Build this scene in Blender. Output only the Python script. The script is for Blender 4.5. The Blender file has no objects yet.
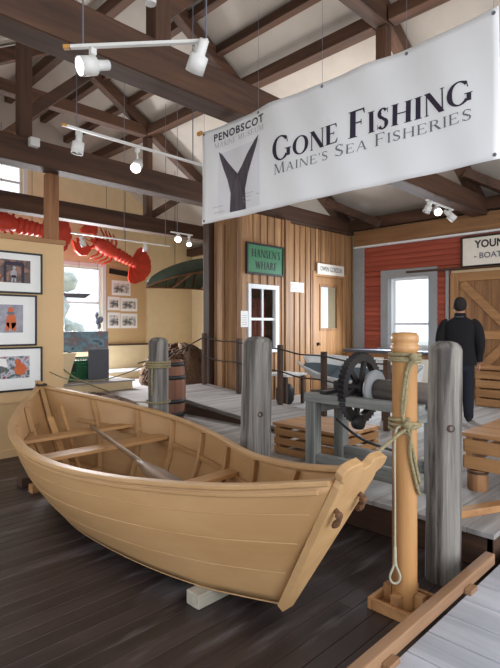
import bpy, bmesh, math, random
from mathutils import Vector, Matrix
random.seed(7)
PI = math.pi
S = bpy.context.scene
COL = S.collection

# ---------------------------------------------------------------- camera, sky, light, exposure
cd = bpy.data.cameras.new('camera'); cam = bpy.data.objects.new('camera', cd); COL.objects.link(cam)
cam.location = (0, 0, 1.6); cam.rotation_euler = (PI/2, 0, -PI/4)          # looks along (1, 1, 0)
cd.sensor_fit = 'VERTICAL'; cd.sensor_height = 36; cd.lens = 36*505/668; cd.shift_y = -8/668
cd.clip_start = .05; cd.clip_end = 200
S.camera = cam
w = bpy.data.worlds.new('sky'); S.world = w; w.use_nodes = True
w.node_tree.nodes['Background'].inputs[0].default_value = (.90, .95, 1.0, 1)
w.node_tree.nodes['Background'].inputs[1].default_value = 1.0
def area(name, loc, target, sx, sy, power, color):
    l = bpy.data.lights.new(name, 'AREA'); l.shape = 'RECTANGLE'; l.size = sx; l.size_y = sy; l.energy = power; l.color = color
    o = bpy.data.objects.new(name, l); COL.objects.link(o); o.location = loc
    o.rotation_euler = (Vector(target)-Vector(loc)).to_track_quat('-Z', 'Y').to_euler(); return o
area('daylight_window', (9.2, 4.97, 1.95), (4, 4.6, .6), 1.0, 1.4, 60, (.86, .93, 1))
area('daylight_gable', (5.6, 11.9, 2.2), (5.2, 6, .5), 1.4, 1.8, 260, (.95, .96, 1))
area('fill_behind_camera', (2.5, -3.9, 2.4), (3.4, 4, 1.6), 5, 3, 130, (.96, .97, 1))  # added fill behind the camera to brighten the foreground, no modelled opening
area('ceiling_fill_near', (5.2, 2.0, 4.1), (5.2, 2.0, 9), 5, 2.4, 5, (1, .95, .9))  # added unseen fill aimed up to brighten the ceiling, no fixture here
area('ceiling_fill_middle', (6.6, 5.0, 4.05), (6.9, 5.0, 9), 4.4, 2.4, 40, (1, .94, .87))  # added ceiling fill over the middle bays, unseen from below
area('ceiling_fill_far', (4.6, 7.9, 4.1), (4.6, 7.9, 9), 5, 2.2, 14, (1, .93, .85))  # same added ceiling fill for the far bay
S.view_settings.view_transform = 'Standard'; S.view_settings.look = 'None'
S.view_settings.gamma = 1; S.view_settings.use_curve_mapping = False
S.view_settings.exposure = 1.0

# ---------------------------------------------------------------- materials
def srgb(r, g, b):
    f = lambda c: (c/255/12.92) if c/255 <= .04045 else ((c/255+.055)/1.055)**2.4
    return (f(r), f(g), f(b), 1)
def base_mat(name, rough=.6, metal=0):
    m = bpy.data.materials.new(name); m.use_nodes = True; nt = m.node_tree; b = nt.nodes['Principled BSDF']
    b.inputs['Roughness'].default_value = rough; b.inputs['Metallic'].default_value = metal
    return m, nt, b
def wood(name, c1, c2, axis='X', scale=9., rough=.6, bump=.25, vary=.25, blotch=None, stretch=.07, ramp=(.3, .68)):
    m, nt, b = base_mat(name, rough); N = nt.nodes.new; L = nt.links.new
    tc = N('ShaderNodeTexCoord'); mp = N('ShaderNodeMapping'); L(tc.outputs['Object'], mp.inputs[0])
    sc = [scale]*3; sc['XYZ'.index(axis)] = scale*stretch; mp.inputs['Scale'].default_value = sc
    geo = N('ShaderNodeNewGeometry')
    mul = N('ShaderNodeVectorMath'); mul.operation = 'ADD'; L(mp.outputs[0], mul.inputs[0])
    cmb = N('ShaderNodeCombineXYZ'); mm = N('ShaderNodeMath'); mm.operation = 'MULTIPLY'; mm.inputs[1].default_value = 40
    L(geo.outputs['Random Per Island'], mm.inputs[0])
    for k in range(3): L(mm.outputs[0], cmb.inputs[k])
    L(cmb.outputs[0], mul.inputs[1])
    nz = N('ShaderNodeTexNoise'); nz.inputs['Scale'].default_value = 1; nz.inputs['Detail'].default_value = 6; nz.inputs['Roughness'].default_value = .65
    nz.inputs['Distortion'].default_value = .6
    L(mul.outputs[0], nz.inputs['Vector'])
    rp = N('ShaderNodeValToRGB'); rp.color_ramp.elements[0].position = ramp[0]; rp.color_ramp.elements[1].position = ramp[1]
    rp.color_ramp.elements[0].color = c2; rp.color_ramp.elements[1].color = c1
    L(nz.outputs[0], rp.inputs[0])
    hs = N('ShaderNodeHueSaturation'); L(rp.outputs[0], hs.inputs['Color'])
    mr = N('ShaderNodeMapRange'); mr.inputs[3].default_value = 1-vary; mr.inputs[4].default_value = 1+vary
    L(geo.outputs['Random Per Island'], mr.inputs[0]); L(mr.outputs[0], hs.inputs['Value'])
    out = hs.outputs[0]
    if blotch:
        n2 = N('ShaderNodeTexNoise'); n2.inputs['Scale'].default_value = blotch[1]; n2.inputs['Detail'].default_value = 8; m2 = N('ShaderNodeMapping'); L(tc.outputs['Object'], m2.inputs[0]); s2 = [1.6]*3; s2['XYZ'.index(axis)] = .35; m2.inputs['Scale'].default_value = s2; L(m2.outputs[0], n2.inputs['Vector'])
        r2 = N('ShaderNodeValToRGB'); r2.color_ramp.elements[0].position = blotch[2]; r2.color_ramp.elements[1].position = blotch[2]+.16
        L(n2.outputs[0], r2.inputs[0])
        mx = N('ShaderNodeMix'); mx.data_type = 'RGBA'; L(r2.outputs[0], mx.inputs[0]); L(out, mx.inputs[6]); mx.inputs[7].default_value = blotch[0]
        out = mx.outputs[2]
    L(out, b.inputs['Base Color'])
    bp = N('ShaderNodeBump'); bp.inputs['Strength'].default_value = bump; bp.inputs['Distance'].default_value = .01
    L(nz.outputs[0], bp.inputs['Height']); L(bp.outputs[0], b.inputs['Normal'])
    return m
def paint(name, c, rough=.5, var=.06, scale=6., metal=0, bump=0., c2=None):
    m, nt, b = base_mat(name, rough, metal); N = nt.nodes.new; L = nt.links.new
    tc = N('ShaderNodeTexCoord'); nz = N('ShaderNodeTexNoise'); nz.inputs['Scale'].default_value = scale; nz.inputs['Detail'].default_value = 5
    L(tc.outputs['Object'], nz.inputs['Vector'])
    rp = N('ShaderNodeValToRGB'); rp.color_ramp.elements[0].position = .3; rp.color_ramp.elements[1].position = .7
    lo = c2 or tuple(x*(1-var*2) for x in c[:3])+(1,)
    rp.color_ramp.elements[0].color = lo; rp.color_ramp.elements[1].color = c
    L(nz.outputs[0], rp.inputs[0]); L(rp.outputs[0], b.inputs['Base Color'])
    if bump:
        bp = N('ShaderNodeBump'); bp.inputs['Strength'].default_value = bump; bp.inputs['Distance'].default_value = .02
        L(nz.outputs[0], bp.inputs['Height']); L(bp.outputs[0], b.inputs['Normal'])
    return m
def glow(name, c, s):
    m, nt, b = base_mat(name, .4); b.inputs['Base Color'].default_value = c
    b.inputs['Emission Color'].default_value = c; b.inputs['Emission Strength'].default_value = s; return m
def glass_mat():
    m = bpy.data.materials.new('window_glass'); m.use_nodes = True; nt = m.node_tree; nt.nodes.clear(); N = nt.nodes.new; L = nt.links.new
    o = N('ShaderNodeOutputMaterial'); mx = N('ShaderNodeMixShader'); t = N('ShaderNodeBsdfTransparent'); g = N('ShaderNodeBsdfGlossy'); f = N('ShaderNodeValue')
    t.inputs[0].default_value = (.95, .98, 1, 1); g.inputs['Roughness'].default_value = .03; f.outputs[0].default_value = .06
    L(f.outputs[0], mx.inputs[0]); L(t.outputs[0], mx.inputs[1]); L(g.outputs[0], mx.inputs[2]); L(mx.outputs[0], o.inputs[0]); return m
def mosaic(name, cols, scale):
    """a printed picture: patches of ink in a handful of colours"""
    m, nt, b = base_mat(name, .4); N = nt.nodes.new; L = nt.links.new
    tc = N('ShaderNodeTexCoord'); nz = N('ShaderNodeTexNoise'); nz.inputs['Scale'].default_value = scale; nz.inputs['Detail'].default_value = 3
    L(tc.outputs['Object'], nz.inputs['Vector']); rp = N('ShaderNodeValToRGB'); cr = rp.color_ramp
    n = len(cols)
    for k, c in enumerate(cols):
        p = .3+.4*k/(n-1)
        if k < 2: e = cr.elements[k]; e.position = p
        else: e = cr.elements.new(p)
        e.color = c
    L(nz.outputs[0], rp.inputs[0]); L(rp.outputs[0], b.inputs['Base Color']); return m
M = {}
for ax in 'XYZ':
    M['beam'+ax] = wood('old_brown_timber_'+ax, srgb(98, 66, 47), srgb(48, 32, 24), ax, 7, .75, .5, .22)
    M['pine'+ax] = wood('golden_pine_'+ax, srgb(184, 138, 90), srgb(144, 100, 62), ax, 9, .55, .15, .14)
    M['barn'+ax] = wood('barn_board_'+ax, srgb(166, 122, 80), srgb(116, 78, 50), ax, 8, .6, .25, .18)
    M['grey'+ax] = wood('weathered_grey_wood_'+ax, srgb(146, 141, 135), srgb(64, 60, 57), ax, 16, .85, .8, .12, blotch=(srgb(82, 78, 76), 4, .54), ramp=(.36, .64), stretch=.05)
    M['greenish'+ax] = wood('windlass_wood_'+ax, srgb(150, 152, 148), srgb(84, 86, 84), ax, 10, .8, .4, .1)
    M['dark'+ax] = wood('dark_brown_wood_'+ax, srgb(84, 58, 42), srgb(44, 30, 24), ax, 9, .7, .3, .15)
M['shackZ'] = wood('shack_board', srgb(184, 140, 96), srgb(116, 82, 54), 'Z', 9, .6, .3, .2)
M['deckX'] = wood('deck_plank_grey', srgb(178, 174, 172), srgb(128, 124, 122), 'X', 8, .7, .25, .09)
M['walkY'] = wood('boardwalk_plank_grey', srgb(190, 193, 202), srgb(150, 154, 164), 'Y', 8, .7, .25, .08)
M['floorX'] = wood('dark_floor_board', srgb(62, 51, 50), srgb(34, 27, 28), 'X', 9, .42, .25, .25, blotch=(srgb(96, 90, 92), 3.6, .55))
M['dory'] = wood('ochre_dory_paint', srgb(188, 150, 106), srgb(172, 132, 88), 'Y', 3, .5, .06, .02)
M['dory_in'] = wood('ochre_dory_inside', srgb(186, 146, 100), srgb(158, 118, 78), 'Y', 4, .5, .1, .05)
M['dory_rail'] = wood('dory_rail_paint', srgb(196, 158, 112), srgb(176, 136, 92), 'Y', 6, .5, .1, .05)
M['thwart'] = wood('thwart_wood', srgb(196, 152, 100), srgb(164, 118, 74), 'X', 8, .5, .15, .08)
M['oar'] = wood('oar_wood', srgb(150, 122, 96), srgb(112, 88, 68), 'Y', 10, .6, .2, 0)
M['yellow_post'] = wood('varnished_post', srgb(194, 148, 98), srgb(166, 118, 72), 'Z', 8, .4, .1, 0, stretch=.05)
M['curbX'] = wood('curb_timber', srgb(158, 122, 90), srgb(122, 90, 66), 'X', 9, .65, .2, .08)
M['block'] = wood('pale_block', srgb(172, 166, 152), srgb(136, 130, 116), 'X', 9, .8, .3, .1)
M['cream'] = paint('cream_plaster', srgb(234, 214, 174), .8, .03)
M['tan_wall'] = paint('tan_partition_paint', srgb(218, 182, 136), .7, .02)
M['ceiling'] = paint('ceiling_board', srgb(182, 174, 166), .9, .06, 2.5, bump=.1)
M['red'] = wood('red_clapboard', srgb(176, 86, 64), srgb(140, 62, 46), 'Y', 7, .6, .2, .08)
M['grey_trim'] = paint('grey_trim_paint', srgb(150, 152, 154), .6, .04)
M['white_trim'] = paint('white_trim_paint', srgb(232, 234, 236), .5, .02)
M['white'] = paint('white_paper', srgb(240, 240, 238), .7, .01)
M['banner'] = paint('white_vinyl', srgb(243, 245, 249), .5, .01)
M['ink'] = paint('navy_ink', srgb(44, 34, 58), .6, .02)
M['ink_grey'] = paint('grey_ink', srgb(110, 110, 122), .6, .02)
M['ink_pale'] = paint('pale_grey_ink', srgb(168, 166, 172), .6, .02)
M['fluke'] = wood('fluke_print', srgb(96, 88, 98), srgb(46, 40, 50), 'Z', 30, .6, 0, 0, stretch=.12)
M['plate'] = paint('pale_plate_print', srgb(231, 231, 238), .6, .01)
M['sign_green'] = paint('green_sign_paint', srgb(58, 122, 84), .5, .08)
M['black'] = paint('black_paint', srgb(26, 26, 28), .5, .1)
M['iron'] = paint('dark_cast_iron', srgb(48, 46, 48), .55, .15, 12, .3)
M['disc'] = paint('grey_steel_disc', srgb(138, 140, 142), .6, .1, 10)
M['sign_white'] = paint('white_sign_paint', srgb(240, 234, 222), .6, .03)
M['rope'] = wood('manila_rope', srgb(158, 146, 112), srgb(110, 98, 70), 'X', 60, .9, .6, 0, stretch=.8)
M['rope_white'] = paint('white_rope', srgb(176, 170, 150), .8, .1, 60)
M['rope_dark'] = paint('dark_rope', srgb(58, 48, 42), .9, .1, 60)
M['becket'] = wood('old_becket_rope', srgb(120, 84, 56), srgb(70, 46, 30), 'X', 80, .9, .6, 0, stretch=.8)
M['lobster'] = paint('lobster_red', srgb(208, 62, 40), .5, .12, 8, bump=.15)
M['lobster_dark'] = paint('lobster_dark_red', srgb(150, 38, 28), .5, .12, 8)
M['canoe'] = paint('canoe_green', srgb(66, 82, 68), .5, .1)
M['canoe_in'] = wood('canoe_cedar', srgb(150, 104, 66), srgb(100, 66, 40), 'X', 9, .6, .2, .1)
M['glass'] = glass_mat()
M['lamp_white'] = paint('lamp_white', srgb(226, 226, 224), .45, .01)
M['lamp_on'] = glow('lamp_lit_lens', (1, .93, .8, 1), 9)
M['lamp_off'] = paint('lamp_dark_lens', srgb(120, 118, 116), .2, .05)
M['brass'] = paint('orange_wood_cap', srgb(206, 150, 76), .5, .05)
M['skin'] = paint('skin', srgb(176, 128, 104), .6, .04)
M['coat'] = paint('navy_coat_cloth', srgb(10, 10, 16), .9, .12, 20, bump=.1)
M['jeans'] = paint('dark_jeans', srgb(20, 24, 38), .9, .12, 25)
M['shoe'] = paint('black_shoe', srgb(22, 21, 22), .6, .1)
M['hair'] = paint('dark_hair', srgb(36, 30, 28), .8, .2, 40, bump=.4)
M['net'] = wood('brown_netting', srgb(124, 96, 72), srgb(58, 42, 32), 'X', 30, .95, .9, .3, stretch=.6)
M['drum'] = wood('drum_wood', srgb(112, 102, 94), srgb(62, 56, 52), 'Y', 10, .8, .4, 0)
M['keg'] = wood('keg_stave', srgb(138, 92, 68), srgb(84, 54, 42), 'Z', 12, .75, .3, .2)
M['crate_green'] = paint('green_trap_paint', srgb(26, 104, 66), .6, .15, 30)
M['slate'] = paint('slate_panel', srgb(84, 88, 98), .7, .04)
M['cork'] = paint('tan_display_board', srgb(204, 174, 128), .9, .04, 20)
M['skiff'] = paint('white_skiff_paint', srgb(216, 218, 218), .5, .05)
M['skiff_in'] = paint('blue_grey_skiff_inside', srgb(84, 104, 116), .6, .1)
M['curtain'] = paint('rust_red_cloth', srgb(126, 58, 44), .9, .1, 12)
M['ground'] = paint('pale_gravel_ground', srgb(190, 186, 178), .9, .06)
M['leaf'] = paint('outdoor_leaves', srgb(222, 232, 230), .9, .2, 5)
M['photo_bw'] = mosaic('monochrome_print', [srgb(40, 40, 42), srgb(120, 120, 120), srgb(206, 204, 200), srgb(226, 224, 220)], 9)
M['photo_a'] = mosaic('deck_scene_print', [srgb(56, 42, 40), srgb(92, 72, 66), srgb(74, 56, 52), srgb(150, 104, 80), srgb(116, 102, 104)], 9)
M['photo_b'] = mosaic('grey_sea_print', [srgb(124, 122, 136), srgb(150, 148, 160), srgb(170, 168, 178)], 9)
M['photo_c'] = mosaic('harbour_print', [srgb(50, 60, 52), srgb(150, 60, 56), srgb(190, 196, 208), srgb(60, 70, 60), srgb(120, 120, 130)], 12)
M['diorama'] = mosaic('seabed_picture', [srgb(70, 92, 110), srgb(132, 160, 176), srgb(104, 132, 150), srgb(140, 112, 112), srgb(122, 150, 166)], 6)
M['orange'] = paint('orange_oilskin_ink', srgb(214, 102, 48), .5, .1, 14)
M['blue_plastic'] = paint('pale_blue_plastic', srgb(150, 186, 206), .5, .05)

# ---------------------------------------------------------------- mesh helpers
def V(*a): return Vector(a)
class MB:
    def __init__(s): s.v = []; s.f = []; s.sm = []
    def add(s, vs, fs, smooth=False):
        o = len(s.v); s.v += [Vector(p) for p in vs]; s.f += [tuple(i+o for i in f) for f in fs]; s.sm += [smooth]*len(fs); return s
    def box(s, x0, x1, y0, y1, z0, z1):
        return s.add([(x, y, z) for x in (x0, x1) for y in (y0, y1) for z in (z0, z1)],
                     [(0, 1, 3, 2), (4, 6, 7, 5), (0, 4, 5, 1), (2, 3, 7, 6), (0, 2, 6, 4), (1, 5, 7, 3)])
    def bar(s, p, q, w, h, up=(0, 0, 1)):
        p = Vector(p); q = Vector(q); d = (q-p).normalized(); up = Vector(up)
        if abs(d.dot(up)) > .98: up = Vector((1, 0, 0))
        sd = d.cross(up).normalized(); u = sd.cross(d).normalized()
        vs = [c+sd*a*w/2+u*b*h/2 for c in (p, q) for a in (-1, 1) for b in (-1, 1)]
        return s.add(vs, [(0, 1, 3, 2), (4, 6, 7, 5), (0, 4, 5, 1), (2, 3, 7, 6), (0, 2, 6, 4), (1, 5, 7, 3)])
    def tube(s, pts, r, n=8, closed=False):
        pts = [Vector(p) for p in pts]; k = len(pts); rings = []; up = Vector((0, 0, 1))
        rr = r if isinstance(r, (list, tuple)) else [r]*k
        pu = None
        for i, p in enumerate(pts):
            a = pts[(i-1) % k] if closed or i > 0 else p; b = pts[(i+1) % k] if closed or i < k-1 else p
            d = (b-a); d = d.normalized() if d.length > 1e-9 else Vector((0, 0, 1))
            if pu is None: pu = up if abs(d.z) < .9 else Vector((1, 0, 0))
            sd = d.cross(pu)
            if sd.length < 1e-6: sd = d.cross(Vector((.3, 1, .2)))
            sd.normalize(); u = sd.cross(d).normalized(); pu = u
            rings.append([p+sd*rr[i]*math.cos(t*2*PI/n)+u*rr[i]*math.sin(t*2*PI/n) for t in range(n)])
        vs = [x for g in rings for x in g]; fs = []
        for i in range(k if closed else k-1):
            for t in range(n):
                a = i*n+t; b = i*n+(t+1) % n; c = ((i+1) % k)*n+(t+1) % n; d_ = ((i+1) % k)*n+t
                fs.append((a, b, c, d_))
        s.add(vs, fs, True)
        if not closed: s.add(rings[0], [tuple(range(n))[::-1]]); s.add(rings[-1], [tuple(range(n))])
        return s
    def lathe(s, prof, c=(0, 0, 0), n=24, mat=None, wob=0, seed=0):
        rnd = random.Random(seed); wv = [1+wob*(rnd.random()-.5) for _ in range(n)]
        mat = mat or Matrix.Identity(3); c = Vector(c); vs = []; fs = []
        for r, z in prof:
            for t in range(n):
                a = t*2*PI/n; vs.append(c+mat@Vector((r*wv[t]*math.cos(a), r*wv[t]*math.sin(a), z)))
        for i in range(len(prof)-1):
            for t in range(n): fs.append((i*n+t, i*n+(t+1) % n, (i+1)*n+(t+1) % n, (i+1)*n+t))
        s.add(vs, fs, True)
        k = len(prof)
        s.add(vs[:n], [tuple(range(n))[::-1]]); s.add(vs[(k-1)*n:], [tuple(range(n))])
        return s
    def prism(s, poly, d):
        d = Vector(d); poly = [Vector(p) for p in poly]; n = len(poly)
        fs = [tuple(range(n))[::-1], tuple(range(n, 2*n))]+[(i, (i+1) % n, n+(i+1) % n, n+i) for i in range(n)]
        return s.add(poly+[p+d for p in poly], fs)
    def ball(s, c, rx, ry=None, rz=None, n=12, rot=None):
        ry = ry or rx; rz = rz or rx; c = Vector(c); rot = rot or Matrix.Identity(3); m = n//2; vs = [c+rot@Vector((0, 0, -rz))]; fs = []
        for i in range(1, m):
            a = -PI/2+PI*i/m
            for t in range(n): b = t*2*PI/n; vs.append(c+rot@Vector((rx*math.cos(a)*math.cos(b), ry*math.cos(a)*math.sin(b), rz*math.sin(a))))
        vs.append(c+rot@Vector((0, 0, rz))); e = len(vs)-1
        for t in range(n):
            fs.append((0, 1+(t+1) % n, 1+t)); fs.append((e, e-n+t, e-n+(t+1) % n))
            for i in range(m-2): a = 1+i*n; fs.append((a+t, a+(t+1) % n, a+n+(t+1) % n, a+n+t))
        return s.add(vs, fs, True)
    def build(s, name, mat, parent=None, bevel=0., loc=None, fix=True):
        me = bpy.data.meshes.new(name); o = bpy.data.objects.new(name, me); COL.objects.link(o)
        off = Vector((0, 0, 0))
        if parent is not None: o.parent = parent; off = parent_loc(parent)
        elif loc is not None: off = Vector(loc); o.location = off
        me.from_pydata([tuple(p-off) for p in s.v], [], s.f); me.polygons.foreach_set('use_smooth', s.sm)
        if fix:
            bm = bmesh.new(); bm.from_mesh(me); bmesh.ops.recalc_face_normals(bm, faces=bm.faces); bm.to_mesh(me); bm.free()
        me.materials.append(M[mat] if isinstance(mat, str) else mat)
        if bevel: b = o.modifiers.new('bevel', 'BEVEL'); b.width = bevel; b.segments = 2; b.limit_method = 'ANGLE'
        return o
def parent_loc(p):
    l = Vector((0, 0, 0))
    while p is not None: l += p.location; p = p.parent
    return l
def tag(o, label, cat, group=None):
    o['label'] = label; o['category'] = cat
    if group: o['group'] = group
    return o
def thing(name, label, cat, loc, group=None):
    o = bpy.data.objects.new(name, None); COL.objects.link(o); o.location = loc; o.empty_display_size = .1
    return tag(o, label, cat, group)
def struct(o): o['kind'] = 'structure'; return o
def spline(pts, n=8):
    pts = [Vector(p) for p in pts]; out = []
    for i in range(len(pts)-1):
        a = pts[max(i-1, 0)]; b = pts[i]; c = pts[i+1]; d = pts[min(i+2, len(pts)-1)]
        for k in range(n):
            t = k/n; out.append(.5*((2*b)+(c-a)*t+(2*a-5*b+4*c-d)*t*t+(3*b-a-3*c+d)*t**3))
    return out+[pts[-1]]
def lerp(keys, x):
    if x <= keys[0][0]: return keys[0][1]
    for (a, p), (b, q) in zip(keys, keys[1:]):
        if x <= b:
            t = (x-a)/(b-a); return p+(q-p)*t
    return keys[-1][1]
def smooth_keys(keys):
    """Catmull-Rom through (x, value) keys, sampled densely."""
    p = spline([(a, b, 0) for a, b in keys], 10); return [(v.x, v.y) for v in p]
def intervals(a, b, cuts):
    """[a,b] minus cut intervals"""
    out = [(a, b)]
    for c, d in cuts:
        nx = []
        for p, q in out:
            if d <= p or c >= q: nx.append((p, q)); continue
            if c > p: nx.append((p, c))
            if d < q: nx.append((d, q))
        out = nx
    return [(p, q) for p, q in out if q-p > 1e-4]

# ---------------------------------------------------------------- lettering
def arc(cx, cy, rx, ry, a0, a1, thick, thin, n=18, taper=False):
    """stroke along an ellipse, thick at the sides and thin at top and bottom"""
    out = []
    def p(a): 
        c, s_ = math.cos(a), math.sin(a); w_ = thin+(thick-thin)*abs(c)**1.3
        return (cx+rx*c, cy+ry*s_), (cx+(rx-w_)*c, cy+(ry-w_)*s_)
    q = [p(math.radians(a0+(a1-a0)*i/n)) for i in range(n+1)]
    for (a, b), (c, d) in zip(q, q[1:]): out.append([a, c, d, b])
    return out
def rect(x0, y0, x1, y1): return [(x0, y0), (x1, y0), (x1, y1), (x0, y1)]
def slab(x0, y0, x1, y1, wd): return [(x0-wd/2, y0), (x0+wd/2, y0), (x1+wd/2, y1), (x1-wd/2, y1)]
def glyph(ch, T=.15, t=.045):
    s = .055; sf = lambda x0, x1, y: [rect(x0-s, y, x1+s, y+.035)]
    stem = lambda x, w_: [rect(x, 0, x+w_, 1)]+sf(x, x+w_, 0)+sf(x, x+w_, .965)
    if ch == 'I': return stem(.07, T), T+.14
    if ch == 'H': return stem(.07, T)+stem(.62, T)+[rect(.07+T, .49, .62, .49+t)], .69+T
    if ch == 'N': return [rect(.09, 0, .09+t, 1), rect(.72, 0, .72+t, 1)]+sf(.09, .09+t, 0)+sf(.72, .72+t, .965)+[rect(.02, .965, .2, 1)]+[slab(.14, 1, .72, 0, T*1.1)], .84
    if ch in 'EF':
        g = stem(.07, T)+[rect(.07, 1-t, .58, 1), [(.58, 1), (.6, .8), (.575, .8), (.52, 1-t)], rect(.07+T, .5, .46, .5+t), rect(.45, .42, .475, .62)]
        if ch == 'E': g += [rect(.07, 0, .6, t), [(.6, 0), (.65, .24), (.625, .24), (.54, t)]]
        return g, (.68 if ch == 'E' else .64)
    if ch == 'O': return arc(.47, .5, .45, .52, 0, 360, T, t, 30), .94
    if ch == 'G': return arc(.47, .5, .45, .52, 48, 316, T, t, 26)+[rect(.74, .1, .74+T*.8, .42), rect(.66, .4, .95, .435), [(.74, .95), (.8, .68), (.77, .68), (.68, .97)]], .94
    if ch == 'S':
        g = arc(.3, .74, .24, .27, 35, 250, T*.9, t*1.2, 14)+arc(.3, .26, .25, .27, -150, 78, T*.9, t*1.2, 14)
        g += [[(.12, .62), (.24, .66), (.5, .4), (.36, .36)], rect(.5, .74, .525, .97), rect(.055, .03, .08, .26)]
        return g, .6
    if ch == 'M': return [slab(.12, 0, .16, 1, t), slab(.18, 1, .5, .02, T), slab(.5, .02, .82, 1, t), slab(.88, 0, .84, 1, T)]+sf(.1, .14, 0)+sf(.82, .94, 0)+sf(.1, .2, .965)+sf(.8, .9, .965), 1.02
    if ch == 'A': return [slab(.07, 0, .38, 1, t), slab(.68, 0, .4, 1, T), rect(.2, .34, .58, .34+t)]+sf(.05, .1, 0)+sf(.6, .76, 0), .82
    if ch == 'R': return stem(.07, T)+arc(.32, .75, .26, .25, -90, 90, T*.9, t, 14)+[rect(.07, 1-t, .33, 1), rect(.07, .5, .33, .5+t), [(.3, .52), (.44, .52), (.78, .03), (.78, 0), (.62, 0)]], .76
    if ch == 'U': return [rect(.09, .3, .09+T, 1), rect(.7, .3, .7+t, 1)]+arc(.42, .32, .33, .33, 180, 360, T*.8, t, 14)+sf(.09, .09+T, .965)+sf(.7, .7+t, .965), .84
    if ch == 'W': return [slab(.1, 1, .34, 0, T), slab(.34, 0, .54, .95, t), slab(.54, .95, .76, 0, T), slab(.76, 0, 1.0, 1, t)]+sf(.04, .16, .965)+sf(.97, 1.03, .965), 1.08
    if ch == "'": return [[(.04, 1), (.14, 1), (.1, .72), (.07, .72)]], .18
    return [], .34
def serif_line(text, size, big=1.0, x=0, y=0, T=.15, t=.045, gap=.06):
    """text as (string, scale) runs: capitals and small capitals on one baseline -> list of polygons and the end x"""
    out = []
    for run, k in text:
        for ch in run:
            g, wd = glyph(ch, T, t)
            for poly in g: out.append([(x+px*size*k, y+py*size*k) for px, py in poly])
            x += (wd+gap)*size*k
    return out, x
def sans_polys(text, size, bold=0., x=0, y=0, align='LEFT', space=1.0):
    c = bpy.data.curves.new('t', 'FONT'); c.body = text; c.size = size; c.offset = bold; c.align_x = align; c.space_character = space; c.resolution_u = 3
    o = bpy.data.objects.new('t', c); COL.objects.link(o); dg = bpy.context.evaluated_depsgraph_get(); dg.update()
    me = bpy.data.meshes.new_from_object(o.evaluated_get(dg)); out = []
    for p in me.polygons: out.append([(me.vertices[i].co.x+x, me.vertices[i].co.y+y) for i in p.vertices])
    bpy.data.objects.remove(o); bpy.data.curves.remove(c); bpy.data.meshes.remove(me)
    return out
def put_polys(name, polys, fn, mat, parent):
    if name in ('lettering', 'ripple_line', 'print_line'):                        # one piece for each word or line
        ext = sorted((min(p[0] for p in q), max(p[0] for p in q), i) for i, q in enumerate(polys)) if name == 'lettering' else []
        ht = max(p[1] for q in polys for p in q)-min(p[1] for q in polys for p in q); groups = []
        for a, b, i in ext:
            if groups and a-groups[-1][0] < .22*ht: groups[-1][0] = max(groups[-1][0], b); groups[-1][1].append(polys[i])
            else: groups.append([b, [polys[i]]])
        if not ext: groups = [[0, [q]] for q in polys]
        for _, ps in groups: put_mesh(name, ps, fn, mat, parent)
        return
    return put_mesh(name, polys, fn, mat, parent)
def put_mesh(name, polys, fn, mat, parent):
    mb = MB()
    for p in polys: mb.add([fn(u, v) for u, v in p], [tuple(range(len(p)))])
    return mb.build(name, mat, parent, fix=False)
def fit_width(polys, x0, x1, y0=None, y1=None):
    xs = [p[0] for q in polys for p in q]; ys = [p[1] for q in polys for p in q]; a, b = min(xs), max(xs); c, d = min(ys), max(ys)
    fx = lambda x: x0+(x-a)/(b-a)*(x1-x0)
    fy = (lambda y: y) if y0 is None else (lambda y: y0+(y-c)/(d-c)*(y1-y0))
    return [[(fx(x), fy(y)) for x, y in q] for q in polys]

# ================================================================ THE BUILDING
XW, XL, YB, RX = 9.6, -1.1, 12.1, 4.25
roof = lambda x: 3.95+.59*(XW-x if x > RX else x-XL)
DECK = .25
# dark museum floor, boards along X
mb = MB(); y = -4.0; i = 0
while y < 7.2:
    x = -2.5-(i*1.37) % 2.0
    while x < 3.44:
        a, b = max(x, -2.5), min(x+3.4, 3.44)
        if b-a > .02: mb.box(a+.001, b-.001, y+.0015, y+.1085, -.04, 0)
        x += 3.4
    y += .11; i += 1
struct(mb.build('floor', 'floorX', bevel=.002))
struct(MB().box(-2.6, 9.7, -4.2, 12.2, -.10, -.045).build('floor_subfloor', 'darkX'))
# grey wharf deck
mb = MB(); y = 1.19
while y < YB-.02:
    x0 = 3.42 if y < 6.9 else -1.05
    xs = [x0]+[q for q in ((4.9, 7.9) if int(y*10) % 2 else (6.1, 8.7)) if q > x0]+[XW-.02]
    for a, b in zip(xs, xs[1:]): mb.box(a+.001, b-.001, y+.002, min(y+.178, YB-.02), DECK-.035, DECK)
    y += .18
struct(mb.build('floor_wharf', 'deckX', bevel=.002))
mb = MB(); mb.box(3.45, 3.49, 1.21, 6.9, 0, DECK-.036); mb.box(3.45, 9.4, 1.205, 1.245, 0, DECK-.036); mb.box(-1.0, 3.45, 6.92, 6.96, 0, DECK-.036)
struct(mb.build('trim_1', 'darkY'))
# boardwalk in front
bw = struct(bpy.data.objects.new('boardwalk_path', None)); COL.objects.link(bw)
mb = MB(); x = -1.6
while x < 8.2: mb.box(x+.003, x+.202, -1.6, 1.10, .115, .15); x += .205
mb.build('planking', 'walkY', bw, bevel=.003)
mb = MB()
for yy in (-1.4, 0, 1.0): mb.box(-1.6, 8.2, yy-.05, yy+.05, .0, .114)
mb.build('joist', 'darkX', bw)
MB().box(-1.6, 3.22, 1.115, 1.172, .151, .218).build('curb_rail', 'curbX', bw, bevel=.006)
mb = MB()
for xx in (1.9, 2.75): mb.box(xx, xx+.09, 1.075, 1.113, .151, .178)
mb.build('curb_block', 'curbX', bw, bevel=.003)

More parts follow.
